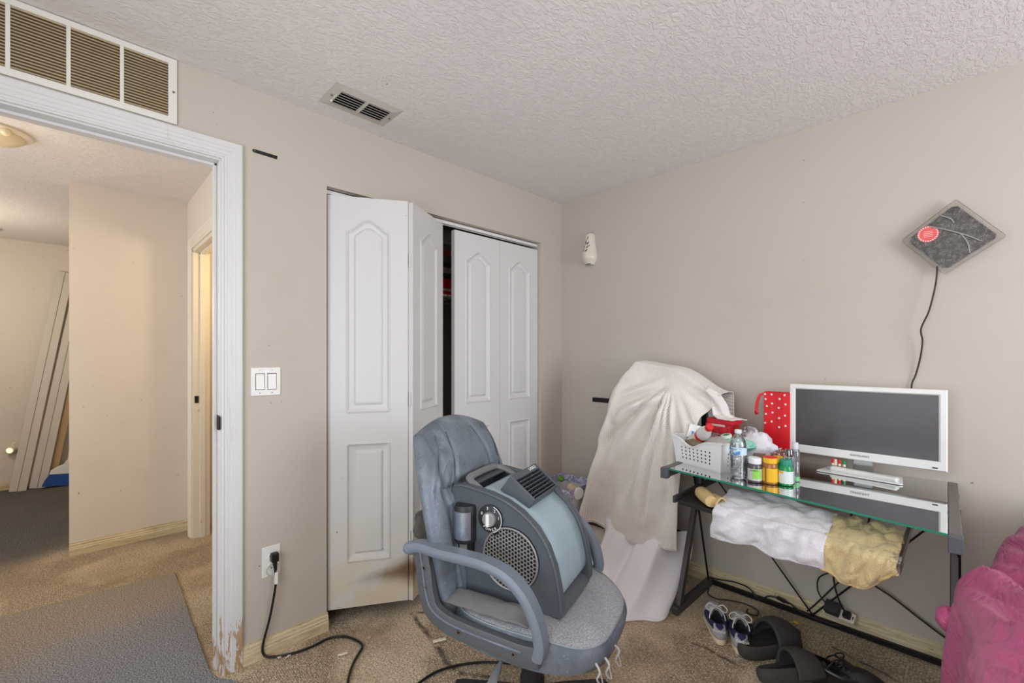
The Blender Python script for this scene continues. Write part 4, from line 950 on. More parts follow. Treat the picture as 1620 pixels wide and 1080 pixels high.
for q, (a, b, r_) in enumerate(((-.012, .022, .010), (.004, .030, .011), (.012, .018, .008), (-.002, .014, .009), (-.018, .032, .006))):
    obj('printed_flower', MB().cyl((a, -.0012-.010*math.sin(math.pi*(a+.042)/.084)*.0, b), (a, -.0080, b), r_, 7), mat('blue_flower_print', (104, 150, 222), .5, var=.3, vscale=60), cd_)
pk = thing('clear_blister_pack', 'clear packet with pink print lying at the back of the basket', 'packet', inb(-.015, .045, .122), rot=(R(20), R(6), R(10)))
obj('tray', MB().box(-.05, .05, -.03, .03, 0, .016), M_pet, pk, bevel=.004)
obj('printed_card', MB().box(-.048, .01, -.028, .028, .002, .006), mat('pink_card', (206, 130, 146), .5, var=.3, vscale=30), pk)
jr = thing('small_jar', 'small clear jar with a green and white lid in the basket', 'jar', inb(.075, .030, .118), rot=(R(12), R(-8), 0))
obj('glass', MB().lathe([(.022, 0), (.023, .004), (.023, .028), (.021, .031)], 24), M_pet, jr, sm=40)
obj('lid', MB().lathe([(.024, .026), (.024, .036), (.022, .038), (.001, .038)], 24), mat('white_green_lid', (206, 220, 208), .4), jr, sm=40)
obj('lid_print', MB().lathe([(.014, .0384), (.001, .0386)], 20), M_green, jr)
mint = mat('mint_plastic', (150, 214, 196), .4, var=.15, vscale=20)
crumple('mint_bag', 'mint green plastic bag bunched at the basket edge', 'plastic bag', inb(.118, .048, .088), (.075, .055, .028), mint, 4.2, .2)
crumple('green_packet', 'dark green snack packet poking out behind the water bottle', 'packet', inb(.125, .0, .085), (.04, .05, .022), mat('green_packet', (92, 142, 84), .4, var=.3, vscale=20), 6.2, .2)
M_wbag = thin_glass('white_film', (238, 234, 240), 1.2, 1.5, ((232, 228, 236), 1.1, 14), .2)
crumple('white_plastic_bag', 'white translucent plastic bag bunched behind the bottles', 'plastic bag', (1.445, -.33, DZ), (.085, .075, .085), mat('white_bag_film', (228, 224, 232), .35, var=.05, bump=.5, bscale=30), 7.7, .22)
crumple('clear_wrap', 'clump of clear film wrap on the basket heap', 'film wrap', (1.405, -.30, DZ+.125), (.035, .04, .032), M_wbag, 9.9, .3)
# brown glimpse under the bag
bx_ = thing('brown_carton', 'small brown carton behind the white-capped bottle', 'box', (1.475, -.405, DZ), R(10))
obj('carton', MB().box(-.022, .022, -.02, .02, 0, .085), mat('brown_carton', (140, 112, 92), .6, var=.2, vscale=40), bx_, bevel=.002)
# ------------------------------------------------------------------ bottles
wb = thing('water_bottle', 'clear ribbed water bottle with a blue label at the desk edge', 'bottle', (1.446, -.585, DZ+.0005))
prof = [(.006, .004), (.026, 0), (.032, .006)]
for i in range(10):
    z = .010+.0085*i; prof += [(.0335, z), (.0312, z+.004)]
prof += [(.0330, .100), (.0335, .104), (.0335, .140), (.0325, .150), (.028, .166), (.019, .182), (.0135, .192), (.0125, .200)]
M_bottle = thin_glass('clear_bottle_plastic', (240, 245, 247), 3.2, 1.45, ((236, 240, 244), .5, 55), .04)
obj('body', MB().lathe(prof, 28), M_bottle, wb, sm=60)
obj('label', MB().lathe([(.0340, .106), (.0340, .138)], 28, cap0=False, cap1=False), mat('blue_white_label', (196, 222, 234), .4, var=.1, fn=lambda t, v, o, p: t.mixc(t.ramp(t.noise(t.scale(v, (1, 1, 2)), 30, 2), .48, .55), o, lin((62, 132, 196)))), wb, sm=60)
obj('barcode', MB().grid(4, 1, lambda u, v: (.0343*math.cos(R(mix(-128, -106, u))), .0343*math.sin(R(mix(-128, -106, u))), mix(.110, .128, v))), mat('barcode_print', (222, 220, 216), .5, fn=lambda t, v, o, p: t.mixc(t.ramp(t.math('SINE', t.math('MULTIPLY', t.xyz(v)[0], 2600)), -.1, .1), o, lin((60, 60, 66)))), wb, sm=60)
obj('cap', MB().lathe([(.0140, .196), (.0140, .209), (.012, .211), (.001, .211)], 20), mat('frosted_cap', (222, 226, 228), .35), wb, sm=40)
def pill(name, label, loc, r, h, cap, body, lab, caph=.024, capr=None, s2=None, rz=0, neck=None, rim=None):
    t_ = thing(name, label, 'pill bottle', loc, rz); capr = capr or r*.88
    obj('body', MB().lathe([(r*.86, 0), (r*.97, .002), (r, .006), (r, h-.020), (r*.93, h-.010), (r*.74, h-.002), (r*.72, h)], 28), body, t_, sm=45)
    obj('label', MB().lathe([(r+.0005, .010), (r+.0005, h-.024)], 28, cap0=False, cap1=False), lab, t_, sm=50)
    if s2: obj('label_panel', MB().grid(8, 1, lambda u, v: ((r+.0009)*math.cos(R(mix(s2[1], s2[2], u))), (r+.0009)*math.sin(R(mix(s2[1], s2[2], u))), mix(s2[3], s2[4], v)*h)), s2[0], t_, sm=60)
    n = 40; rings = []
    for z, k in ((h-.004, 1), (h+caph*.82, 1), (h+caph, .93)):
        rings.append([((capr*k+(.0006 if i % 2 else 0))*math.cos(2*math.pi*i/n), (capr*k+(.0006 if i % 2 else 0))*math.sin(2*math.pi*i/n), z) for i in range(n)])
    obj('cap', MB().loft(rings), cap, t_, sm=25)
    if rim: obj('cap_rim', MB().lathe([(capr*1.02, h+caph*.86), (capr*1.02, h+caph*1.02), (capr*.95, h+caph*1.06)], 28), rim, t_, sm=40)
    return t_
M_amber = mat('amber_plastic', (166, 106, 50), .2, var=.1); M_dkglass = mat('smoky_plastic', (92, 82, 92), .2); M_ggreen = mat('green_bottle_plastic', (34, 148, 82), .2)
lab_yel = mat('yellow_label', (240, 188, 40), .4, var=.05); lab_grey = mat('grey_label', (206, 206, 204), .45, var=.04); lab_lime = mat('lime_label', (150, 212, 96), .4, var=.06); lab_white = mat('white_label', (226, 234, 234), .4, var=.03)
DZb = DZ + .0005
pb = pill('pill_bottle', 'pill bottle with white cap and lime green label beside the water bottle', (1.512, -.585, DZb), .0275, .082, mat('white_cap', (232, 236, 238), .4), M_dkglass, lab_grey, .020, .0245, (lab_lime, -95, -20, .22, .70))
text('label_lettering', 'PROBIOTIC', .0065, mat('dark_print', (60, 90, 50), .5), pb, (.006, -.0286, .052), (R(90), 0, R(3)))
pb2 = pill('pill_bottle', 'amber vitamin bottle with yellow cap and yellow label', (1.564, -.565, DZb), .0285, .090, M_yel, M_amber, lab_yel, .020, .0258, (M_amber, -118, -102, .10, .75), rim=M_red)
pb3 = pill('pill_bottle', 'green vitamin bottle with teal cap and white label', (1.616, -.545, DZb), .0265, .084, mat('teal_cap', (22, 140, 120), .35), M_ggreen, lab_white, .020, .0215, (M_ggreen, -180, 180, .05, .14))
obj('brand_band', MB().grid(6, 1, lambda u, v: (.0272*math.cos(R(mix(-150, -95, u))), .0272*math.sin(R(mix(-150, -95, u))), mix(.050, .058, v))), lab_yel, pb3)
pill('pill_bottle', 'green pill bottle with yellow cap standing behind the teal-capped one', (1.572, -.485, DZb), .0225, .082, mat('lemon_cap', (240, 206, 60), .4), M_ggreen, M_ggreen, .018, .0205)
hb = thing('hand_sanitizer', 'tall clear sanitizer bottle with green base beside the monitor corner', 'bottle', (1.628, -.455, DZb))
obj('body', MB().lathe([(.014, 0), (.0165, .003), (.0165, .128), (.014, .134), (.0115, .137)], 24), thin_glass('clear_gel', (232, 242, 246), 3, 1.45, ((226, 236, 242), .55, 12), .04), hb, sm=40)
obj('green_print', MB().lathe([(.0168, .004), (.0168, .022)], 24, cap0=False, cap1=False), mat('light_green_print', (130, 222, 150), .4), hb, sm=40)
obj('cap', MB().lathe([(.0125, .136), (.0125, .160), (.011, .163), (.001, .163)], 24), mat('frosted_white_cap', (214, 212, 222), .3), hb, sm=40)
pf = thing('perfume_bottle', 'square clear perfume bottle with steel cap behind the teal-capped bottle', 'bottle', (1.618, -.50, DZb), R(12))
obj('body', MB().box(-.020, .020, -.012, .012, 0, .110), thin_glass('perfume_glass', (238, 244, 246), 3, 1.5, ((230, 236, 240), .3, 30), .02), pf, bevel=.004)
obj('cap', MB().lathe([(.0125, .110), (.0125, .138), (.011, .140)], 20), mat('dark_chrome', (120, 116, 112), .15, 1), pf, sm=40)
tu = thing('candy_tub', 'clear plastic tub of red-and-white wrapped candies behind the bottles', 'tub', (1.565, -.40, DZb))
obj('tub', MB().lathe([(.034, 0), (.036, .003), (.045, .092), (.047, .094)], 28, cap1=False), M_pet, tu, sm=40)
obj('tub_fill', MB().lathe([(.033, .004), (.041, .080), (.001, .086)], 20), mat('candy_mass', (216, 206, 204), .6, var=.3, vscale=60), tu, sm=50)
random.seed(5); cw = None
for i in range(16):
    a, r_ = random.random()*6.28, .036*math.sqrt(random.random())
    cdy = thing('wrapped_candy', 'red-and-white wrapped candy heaped in the clear tub', 'candy', (1.565+r_*math.cos(a), -.40+r_*math.sin(a), DZ+.092+.012*random.random()), group='wrapped candies in the tub', rot=(random.random()*3, random.random()*3, random.random()*3))
    if cw is None:
        cw = obj('sweet', MB().lathe([(.001, -.007), (.0065, -.005), (.0065, .005), (.001, .007)], 10), mat('candy_stripe', (206, 60, 62), .3, var=.1, fn=lambda t, v, o, p: t.mixc(t.ramp(t.noise(v, 160, 1), .48, .52), o, lin((224, 218, 214)))), cdy, sm=40)
        tw = obj('wrapper_twist', MB().loft([[(.009*k*math.cos(q), .003*math.sin(q), s_) for q in [i*math.pi/3 for i in range(6)]] for s_, k in ((-.016, 1), (-.007, .2), (.007, .2), (.016, 1))]), mat('grey_foil', (150, 140, 136), .3, .6), cdy)
    else: same(cw, cdy); same(tw, cdy)
# ------------------------------------------------------------------ red tissue box and polka-dot bag
def damask(t, v, o, p):
    return t.mixc(t.ramp(t.noise(v, 70, 3, .6, 1.5), .50, .56), o, lin((150, 18, 34)))
rb = thing('tissue_box', 'red patterned tissue box with lid behind the basket', 'box', (1.265, -.27, DZ+.145), R(-8))
obj('box_body', MB().box(-.062, .062, -.05, .05, -.145, .042), mat('red_damask_card', (206, 38, 52), .5, fn=damask), rb, bevel=.002)
obj('lid', MB().box(-.058, .075, -.046, .054, .042, .066), mat('red_card', (204, 34, 50), .45, var=.06), rb, bevel=.002)
obj('tissue_slot', MB().box(-.03, .04, -.0515, -.0500, .030, .040), mat('pink_tissue', (224, 190, 188), .7), rb)
gb = thing('polka_dot_bag', 'red gift bag with white polka dots standing left of the monitor', 'gift bag', (1.475, -.10, DZ), R(-4))
M_rbag = mat('red_gift_paper', (226, 26, 40), .45, var=.05)
gm_ = MB().loft([[(-.058*k, -.032*k2, z), (.058*k, -.032*k2, z), (.058*k, .032*k2, z), (0, .026*k2, z), (-.058*k, .032*k2, z), (-.064*k, 0, z)] for z, k, k2 in ((0, .95, 1), (.17, .98, 1.05), (.345, 1, .95))], cap1=False)
obj('bag', gm_, M_rbag, gb, solid=.0012)
obj('fold_flap', MB().box(.0, .026, -.0350, -.0335, .12, .345), mat('red_gift_paper_fold', (216, 22, 36), .45), gb)
dot = None
for i, (x, z) in enumerate([(-.05, .335), (-.048, .31), (-.042, .275), (-.046, .235), (.016, .315), (.012, .27), (.014, .22), (.014, .175), (.038, .335), (.042, .29), (.040, .235), (.042, .185), (-.02, .20), (-.05, .19), (-.02, .335), (-.018, .29), (-.016, .245)]):
    if dot is None: dot = obj('polka_dot', MB().cyl((0, 0, 0), (0, -.0008, 0), .0050, 10), M_plate, gb); o = dot
    else: o = same(dot, gb)
    o.location = (x, -.0362, z)
obj('handle', MB().tube([(-.050, -.030, .335), (-.072, -.034, .33), (-.085, -.036, .30), (-.092, -.036, .26), (-.090, -.036, .245)], 0, sect=[(-.0045, -.007), (.0045, -.007), (.0045, .007), (-.0045, .007)], sub=5), mat('red_ribbon', (206, 20, 34), .4), gb, sm=40)
obj('ribbon_end', MB().sphere((-.091, -.036, .240), (.010, .006, .014), 10, 8), MATS['red_ribbon'], gb, sm=60)
# ------------------------------------------------------------------ flat TV antenna in a clear sleeve on wall B
an = thing('flat_antenna', 'black flat TV antenna in a clear sleeve with a round red sticker on the wall', 'antenna', (2.088, -.028, 1.790))
def ant_fn(t, v, o, p):
    k = t.ramp(t.math('ABSOLUTE', t.math('SUBTRACT', t.noise(t.scale(v, (1, 1, 1.4)), 42, 2, .5, 3), .5)), .035, .012)
    k = t.math('MULTIPLY', k, t.ramp(t.noise(v, 60, 2), .40, .55))
    return t.mixc(t.math('MULTIPLY', k, .8), o, lin((190, 186, 186)))
M_ant = mat('crackled_black_sheet', (40, 37, 39), .45, var=.15, fn=ant_fn)
cor = [(.015, .153), (-.150, .018), (-.018, -.142), (.150, -.018)]      # top, left, bottom, right (x, z)
def quad(k, th, y, mi=0, r=.012, tilt=.10):
    pts = []
    for i in range(4):
        p, q0, q1 = Vector(cor[i])*k, Vector(cor[i-1])*k, Vector(cor[(i+1) % 4])*k
        for d in ((q0-p), (q1-p)): pts.append(p + d.normalized()*r)
    return MB().prism([(a, b) for a, b in pts], 'y', y, y-th)
obj('panel', quad(.90, .003, 0), M_ant, an)
sl = obj('sleeve', quad(1.04, .008, .003, r=.006), thin_glass('clear_sleeve', (238, 236, 234), .9, 1.45, ((206, 200, 196), .10, 60), .3), an, bevel=.002)
st = obj('sticker', MB().cyl((-.068, -.0055, .030), (-.068, -.0066, .030), .034, 32), mat('red_sticker', (226, 92, 92), .45, var=.1, vscale=30), an)
for i in range(24):
    a = 2*math.pi*i/24
    obj('sticker_dash', MB().cyl((-.068+.030*math.cos(a), -.0066, .030+.030*math.sin(a)), (-.068+.030*math.cos(a), -.0071, .030+.030*math.sin(a)), .0026, 6), M_plate, st)
for i in range(4): obj('sticker_line', MB().box(-.084+.002*abs(i-1.5), -.052-.002*abs(i-1.5), -.0071, -.0066, .039-.007*i, .042-.007*i), mat('pale_pink_print', (240, 176, 172), .5), st)
for pts in ([(-.06, -.008, .06), (0, -.009, .03), (.05, -.009, .0), (.09, -.008, -.03)], [(.03, -.009, .012), (.05, -.009, -.03), (.055, -.008, -.07)], [(-.03, -.008, .10), (.0, -.009, .08), (.01, -.008, .06)]):
    obj('sleeve_crease', MB().tube([(a, b, c+.0) for a, b, c in pts], .0028, 6), mat('pale_crease', (150, 148, 148), .3), sl, sm=60)
obj('cable', MB().tube([(-.040, -.004, -.110), (-.042, -.006, -.16), (-.050, -.008, -.22), (-.066, -.010, -.30), (-.090, -.004, -.37), (-.086, .004, -.42), (-.090, .010, -.47), (-.098, .016, -.52), (-.110, .020, -.575), (-.122, .020, -.62), (-.12, .02, -.75)], .0030, 8, sub=5), M_browncable, an, sm=60)
# ------------------------------------------------------------------ covered rack in the corner
rk = thing('metal_rack', 'black square-tube metal rack hidden under the waffle blanket', 'rack', (.80, -.20, 0))
M_tubeb = mat('black_square_tube', (26, 25, 26), .45, .3, speck=((90, 88, 86), 80, .7, .4))
for x in (-.12, .12):
    obj('upright', MB().box(x-.0125, x+.0125, -.0125, .0125, 0, 1.13), M_tubeb, rk, bevel=.002)
    obj('foot', MB().box(x-.0125, x+.0125, -.12, .16, 0, .025), M_tubeb, rk, bevel=.002)
    obj('rear_upright', MB().box(x-.0125, x+.0125, .11, .135, .02, 1.02), M_tubeb, rk, bevel=.002)
for z in (1.02, .50, .25): obj('crossbar', MB().box(-.355, .335 if z > 1 else .17, -.040, -.014, z-.014, z+.014), M_tubeb, rk, bevel=.002)
obj('side_arm', MB().tube([(.345, -.03, .98), (.36, -.03, 1.05), (.375, -.035, 1.10), (.36, -.04, 1.14)], 0, sect=[(-.012, -.010), (.012, -.010), (.012, .010), (-.012, .010)]), M_tubeb, rk, sm=40)
obj('side_post', MB().box(.345, .372, -.04, -.015, .90, 1.02), M_tubeb, rk, bevel=.002)
obj('shelf_board', MB().box(-.36, .16, -.14, .13, .255, .275), mat('dark_brown_board', (66, 52, 44), .6, var=.2), rk, bevel=.002)
def waffle(t, v, out, p):
    uv = t.scale(t.coord('UV'), (1, 1, 1)); x, y, z = t.xyz(uv)
    s = 2*math.pi/.0075
    a = t.math('SINE', t.math('MULTIPLY', x, s)); b = t.math('SINE', t.math('MULTIPLY', y, s))
    h = t.math('MULTIPLY', t.math('MAXIMUM', a, b), 1.0)
    out = t.mixc(t.ramp(h, .5, -.5), out, lin((204, 196, 186)))
    t.l.new(t.bump(h, .55, .002), p.inputs['Normal']); return out
M_waffle = mat('waffle_weave_blanket', (244, 239, 232), .9, var=.03, fn=waffle, sheen=.2)
M_plaincloth = mat('plain_pale_cotton', (222, 216, 212), .9, var=.04, bump=.12, bscale=120, sheen=.2)
def lerpt(tab, x):
    for (a, va), (b, vb) in zip(tab, tab[1:]):
        if x <= b: return mix(va, vb, smooth(a, b, x)*.5 + (x-a)/(b-a)*.5 if b > a else 0)
    return tab[-1][1]
xLt = [(0, .750), (.08, .690), (.15, .665), (.30, .622), (.50, .555), (.75, .485), (1, .425)]
xRt = [(0, 1.262), (.06, 1.235), (.14, 1.185), (.25, 1.160), (.34, 1.092), (.46, 1.078), (1, 1.082)]
def blanket(u, v):
    v2 = max(0, v)
    x = mix(lerpt(xLt, v2), lerpt(xRt, v2), u)
    zt = 1.262 - .03*smooth(.0, .5, u) - .13*smooth(.40, 1.0, u)**1.3 - .03*smooth(.06, 0, u)
    zh = .300 - .040*math.sin(math.pi*min(1, u*1.1)) - .010*smooth(.5, 1, u)
    z = mix(zt, zh, v2)
    xp, zp = 1.015, 1.175
    dx, dz = x-xp, zp-z; dist = math.hypot(dx, dz); phi = math.atan2(dx, max(.02, dz))
    y = -.285 - .085*smooth(0, .25, v2) - .035*v2
    am = smooth(.02, .5, dist)*smooth(-.05, .12, dz)
    y += am*smooth(-.02, .30, u)*(.070*(abs(math.sin(phi*4.3+.55))**.8-.55) + .024*math.cos(phi*19+2.2))
    for p_, w_, a_ in ((-.36, .055, .055), (.02, .045, .045), (-.80, .07, .040), (-.14, .03, .020)):
        y += smooth(.03, .22, dist)*smooth(0, .08, dz)*smooth(.9, .6, dist)*a_*math.exp(-((phi-p_)/w_)**2)*smooth(-.02, .2, u)
    # sagging folds running left from the pinch
    sw = math.exp(-((x-.86)/.12)**2)*math.exp(-((z-(1.10+.25*(x-1.0)))/.07)**2)
    y += .034*sw*math.sin((z + .45*(1.0-x))*62)
    # hanging folds at the left edge
    le = smooth(.30, 0, u)*smooth(.12, .4, v2)
    y += le*(.038*math.cos(u*34+.4) + .045*(1-u/.3 if u < .3 else 0))
    y += smooth(.25, .9, v2)*.014*math.cos(u*21 + 1.6*v2) + .012*nz(x*5, z*4, 1.5) + .005*nz(x*16, z*13, 4)
    y -= .018*smooth(.35, .45, v2)*smooth(.95, .6, v2)*math.exp(-((u-.55)/.16)**2)
    y += .03*smooth(.90, 1.0, u)*smooth(.1, .3, v2)
    if v < 0:
        k = -v/.25; y = mix(y, -.10, smooth(0, .5, k)); z = z + .012*math.sin(math.pi*min(1, k*2)) - .30*smooth(.4, 1, k)
    return (x-.80, y+.20, z)
bl_ = thing('waffle_blanket', 'off-white waffle-weave blanket draped over the rack in the corner', 'blanket', (.80, -.20, 0))
obj('cloth', MB().grid(150, 180, lambda u, v: blanket(u, v*1.25-.25), uv=(.68, 1.25)), M_waffle, bl_, sm=80, solid=.005)
obj('hem', MB().tube([Vector(blanket(i/80, .985)) + Vector((0, -.003, 0)) for i in range(81)], .0045, 6, sub=1), M_plaincloth, bl_, sm=60)
def tail(u, v):
    a = [Vector((1.200, -.30, 1.150)), Vector((1.262, -.29, 1.105)), Vector((1.290, -.28, 1.055)), Vector((1.305, -.27, 1.005)), Vector((1.345, -.26, .992)), Vector((1.385, -.27, .990))]
    b = [Vector((1.195, -.31, 1.115)), Vector((1.215, -.31, 1.085)), Vector((1.225, -.31, 1.045)), Vector((1.235, -.31, 1.003)), Vector((1.27, -.33, .990)), Vector((1.33, -.335, .988))]
    f = v*(len(a)-1); i = min(len(a)-2, int(f)); t = f-i
    p = a[i].lerp(a[i+1], t).lerp(b[i].lerp(b[i+1], t), u)
    return p + Vector((-.80, .20 + .010*math.sin(u*7+v*5) + .004*nz(u*5, v*6, 3), .004*nz(u*4, v*9)))
obj('corner_tail', MB().grid(12, 30, tail), M_plaincloth, bl_, sm=80, solid=.004)
ws = thing('white_sheet', 'white cotton sheet hanging below the blanket onto the carpet', 'sheet', (.92, -.45, 0))
def sheet(u, v):
    xr = mix(.640, 1.085, u) + .015*math.sin(v*3)*u
    y0 = -.375 + .16*smooth(.72, 1, u); y1 = -.665 + .03*math.sin(u*9) + .22*smooth(.80, 1, u) + .12*smooth(.25, 0, u)
    hem = .004 + .10*smooth(.35, 0, u) + .030*smooth(.90, 1, u)
    z = mix(.345, hem, v); y = mix(y0, y1, v**1.25)
    xr += .05*v*smooth(.3, .95, u)*smooth(1, .85, u)
    k = smooth(0, .35, v)
    y += k*(.026*math.cos(u*13+v*1.5+.5) + .012*math.cos(u*29+2*v)) + .008*nz(u*6, v*4, 7)
    x = xr + .010*k*math.sin(u*20+v*3)
    return (x-.92, y+.45, max(z, .004) + .003*nz(u*9, v*9, 2)*k)
obj('cloth', MB().grid(70, 50, sheet), mat('lavender_white_cotton', (242, 239, 243), .9, var=.03, bump=.1, bscale=90, sheen=.2), ws, sm=80, solid=.004)
obj('folded_hem', MB().tube([Vector(sheet(.55+.45*i/30, 1)) + Vector((0, -.006, .004)) for i in range(31)], .007, 8, sub=1), MATS['lavender_white_cotton'], ws, sm=60)
cc = thing('cream_cushion', 'cream quilted cushion propped under the blanket', 'cushion', (.60, -.30, .0), rot=(R(-14), R(0), R(8)))
def pillow(u, v, s):
    a, b = 2*u-1, 2*v-1; e = math.sqrt(max(0, (1-a**4)*(1-b**4)))
    return (a*.17, s*.055*e + .006*nz(u*7, v*7, s)+.003*math.sin(u*40)*e, .17 + b*.165)
obj('cover', MB().grid(30, 30, lambda u, v: pillow(u, v, -1)).grid(30, 30, lambda u, v: pillow(u, v, 1)), mat('cream_quilting', (216, 208, 190), .85, var=.06, bump=.2), cc, sm=70, merge=True)
# bin of odds and ends in the corner
bn = thing('fabric_bin', 'white bin with a blue-patterned rim standing in the corner', 'bin', (.27, -.30, 0), R(6))
def bring(z, k): return [(-.14*k, -.17*k, z), (.14*k, -.17*k, z), (.14*k, .17*k, z), (-.14*k, .17*k, z)]
M_bin = mat('white_bin_fabric', (212, 208, 210), .7, var=.05)
obj('body', MB().loft([bring(0, .9), bring(.46, 1), bring(.46, .96), bring(.02, .86)], cap0=True, cap1=True), M_bin, bn)
obj('patterned_rim', MB().loft([bring(.405, 1.005), bring(.468, 1.015), bring(.468, .94), bring(.42, .94)], cap0=False, cap1=False), mat('blue_floral_trim', (150, 146, 186), .7, var=.1, fn=lambda t, v, o, p: t.mixc(t.ramp(t.noise(v, 85, 2), .5, .55), o, lin((216, 212, 222)))), bn)
cu_ = thing('paper_cup', 'white paper cup lying in the bin in the corner', 'cup', (.34, -.335, .452), rot=(R(100), R(0), R(72)))
obj('cup', MB().lathe([(.028, 0), (.036, .085), (.039, .088), (.036, .092)], 24), mat('tan_paper_cup', (206, 188, 160), .6, var=.08, vscale=60), cu_, sm=40)
obj('lid', MB().lathe([(.040, .088), (.040, .096), (.036, .100), (.001, .100)], 24), M_plate, cu_, sm=40)
crumple('blue_white_wrapper', 'blue and white wrapper at the bin edge near the blanket', 'wrapper', (.385, -.215, .40), (.03, .04, .035), mat('blue_white_print', (170, 182, 214), .5, var=.3, vscale=50), 3.3)
crumple('green_toy', 'small bright green thing showing above the bin', 'toy', (.235, -.30, .462), (.024, .022, .018), mat('leaf_green', (96, 150, 40), .5, var=.2), 1.7)
# ------------------------------------------------------------------ towels and mitt on the keyboard tray
def terry(t, v, out, p):
    f = t.noise(v, 260, 3, .7)
    out = t.mixc(t.math('MULTIPLY', t.ramp(f, .60, .35), .35), out, lin((170, 166, 170)))
    t.l.new(t.bump(f, .8, .003), p.inputs['Normal']); return out
M_terryw = mat('white_terry', (232, 230, 236), .95, var=.03, fn=terry, sheen=.3)
def terry2(t, v, out, p):
    f = t.noise(v, 260, 3, .7)
    out = t.mixc(t.math('MULTIPLY', t.ramp(f, .60, .35), .4), out, lin((150, 128, 84)))
    s = t.ramp(t.noise(v, 13, 4, .6), .60, .70)
    out = t.mixc(t.math('MULTIPLY', s, .75), out, lin((110, 94, 66)))
    t.l.new(t.bump(f, .8, .003), p.inputs['Normal']); return out
M_terryt = mat('tan_terry', (214, 194, 146), .95, var=.05, fn=terry2, sheen=.2)
M_tan = mat('tan_cotton', (208, 182, 128), .9, var=.06, bump=.2, bscale=120)
def towel(x0, x1, back, hang, seed, slope, lift=0):
    """lies on the tray from `back` metres behind the edge, rolls over the edge and hangs `hang(u)`"""
    def f(u, v):
        h = hang(u); L = back + h; s = v*L
        xb = mix(x0, x1, u)
        ye = ty(xb) - .008
        if s < back: y = ye + (back-s); z = TZ + .006 + lift*1.5*(1-s/back)**.8 + .018*abs(nz(u*4+seed, v*4, 2))*smooth(back, back*.5, s)
        else: y = ye - .010 - .010*smooth(0, h, s-back); z = TZ + .004 - (s-back)
        if abs(s-back) < .03: z += .004
        hk = smooth(back*.6, back+.05, s)
        y += hk*(-.016*(.5+.5*math.cos(u*9+seed+v*5)) - .012*nz(u*6+v*3, v*5, seed)) - .022*abs(nz(u*4+v*2, v*3+seed, 3))
        z += .010*nz(u*4, v*4, seed)
        rd = (1-2.2*abs(nz(u*3.2+v*1.8+seed, v*2.6-u*1.1, seed)))*smooth(0, .12, u)*smooth(1, .88, u)*smooth(1, .90, v)
        y -= .013*max(0, rd)*hk; z += .010*max(0, rd)*(1-hk)
        rd2 = (1-2.4*abs(nz(u*7+v*3, v*6-u*3, seed+3)))
        y -= .006*max(0, rd2)*hk; z += .004*max(0, rd2)*(1-hk)
        x = xb + slope*(s) + .008*nz(u*5+seed, v*5, 8)
        return (x, y, z)
    return f
def put_towel(name, label, f, m, nu, nv, hem):
    c = f(.5, .5); t_ = thing(name, label, 'towel', (c[0], c[1], TZ))
    g_ = lambda u, v: (f(u, v)[0]-c[0], f(u, v)[1]-c[1], f(u, v)[2]-TZ)
    obj('terry', MB().grid(nu, nv, g_), m, t_, sm=80, solid=.008)
    obj('hem_edge', MB().tube([Vector(g_(i/40, 1)) for i in range(41)], .0055, 6, sub=1), hem, t_, sm=60)
put_towel('white_towel', 'white terry towel hanging over the keyboard tray', towel(1.400, 1.795, .20, lambda u: .092 - .016*u, 1.0, .0, .030), M_terryw, 64, 60, M_terryw)
put_towel('tan_towel', 'stained tan terry towel hanging over the right of the keyboard tray', towel(1.785, 1.985, .19, lambda u: .082 + .016*math.sin(math.pi*u) - .060*smooth(.50, 1, u), 4.0, .0, .026), M_terryt, 56, 56, M_tan)
mt = thing('tan_mitt', 'tan folded cloth mitt lying at the left end of the keyboard tray', 'cloth', (1.325, -.635, TZ), R(-50))
obj('roll', MB().loft([[(x, .030*k*math.cos(a), .030+.028*k*math.sin(a)) for a in [2*math.pi*i/16 for i in range(16)]] for x, k in ((-.075, .25), (-.068, .75), (-.045, 1.0), (.0, 1.05), (.045, .95), (.08, .85))]), M_tan, mt, sm=60)
obj('flap', MB().grid(12, 10, lambda u, v: (mix(-.01, .10, u), .01+.055*v, .018 + .034*math.sin(math.pi*v)*(.6+.4*u))), M_tan, mt, sm=70, solid=.006)
# ------------------------------------------------------------------ power strip, adapters and cables by the wall
ps = thing('power_strip', 'white power strip with dark adapters propped on the baseboard', 'power strip', (1.715, -.045, .082), rot=(R(38), R(0), R(-8)))
obj('strip', MB().box(-.062, .062, -.024, .024, -.014, .012), M_ivory, ps, bevel=.004)
obj('adapter', MB().box(-.052, .006, -.026, .030, .012, .052), mat('dark_grey_adapter', (52, 50, 52), .45, var=.1), ps, bevel=.005)
obj('plug', MB().box(.018, .048, -.016, .016, .012, .036), M_black, ps, bevel=.004)
obj('socket_slot', MB().box(.052, .056, -.008, .008, .012, .0126), M_dark, ps)
def cable(name, label, pts, r=.0035, m=None, cat='cable'):
    o0 = Vector(pts[0]); return obj(name, MB().tube([Vector(p)-o0 for p in pts], r, 8, sub=6), m or M_browncable, loc=tuple(o0), sm=60, label=label, cat=cat)
cable('monitor_cable', 'thick cable rising from the power strip behind the tan towel', [(1.735, -.06, .115), (1.715, -.075, .17), (1.700, -.08, .24), (1.705, -.09, .31), (1.745, -.09, .39), (1.76, -.07, .55), (1.79, -.05, .72)], .0042)
cable('looped_cable', 'thin looping cable left of the power strip', [(1.668, -.06, .115), (1.635, -.07, .17), (1.640, -.08, .24), (1.69, -.09, .29), (1.75, -.09, .345), (1.80, -.08, .42), (1.83, -.05, .60)], .0032)
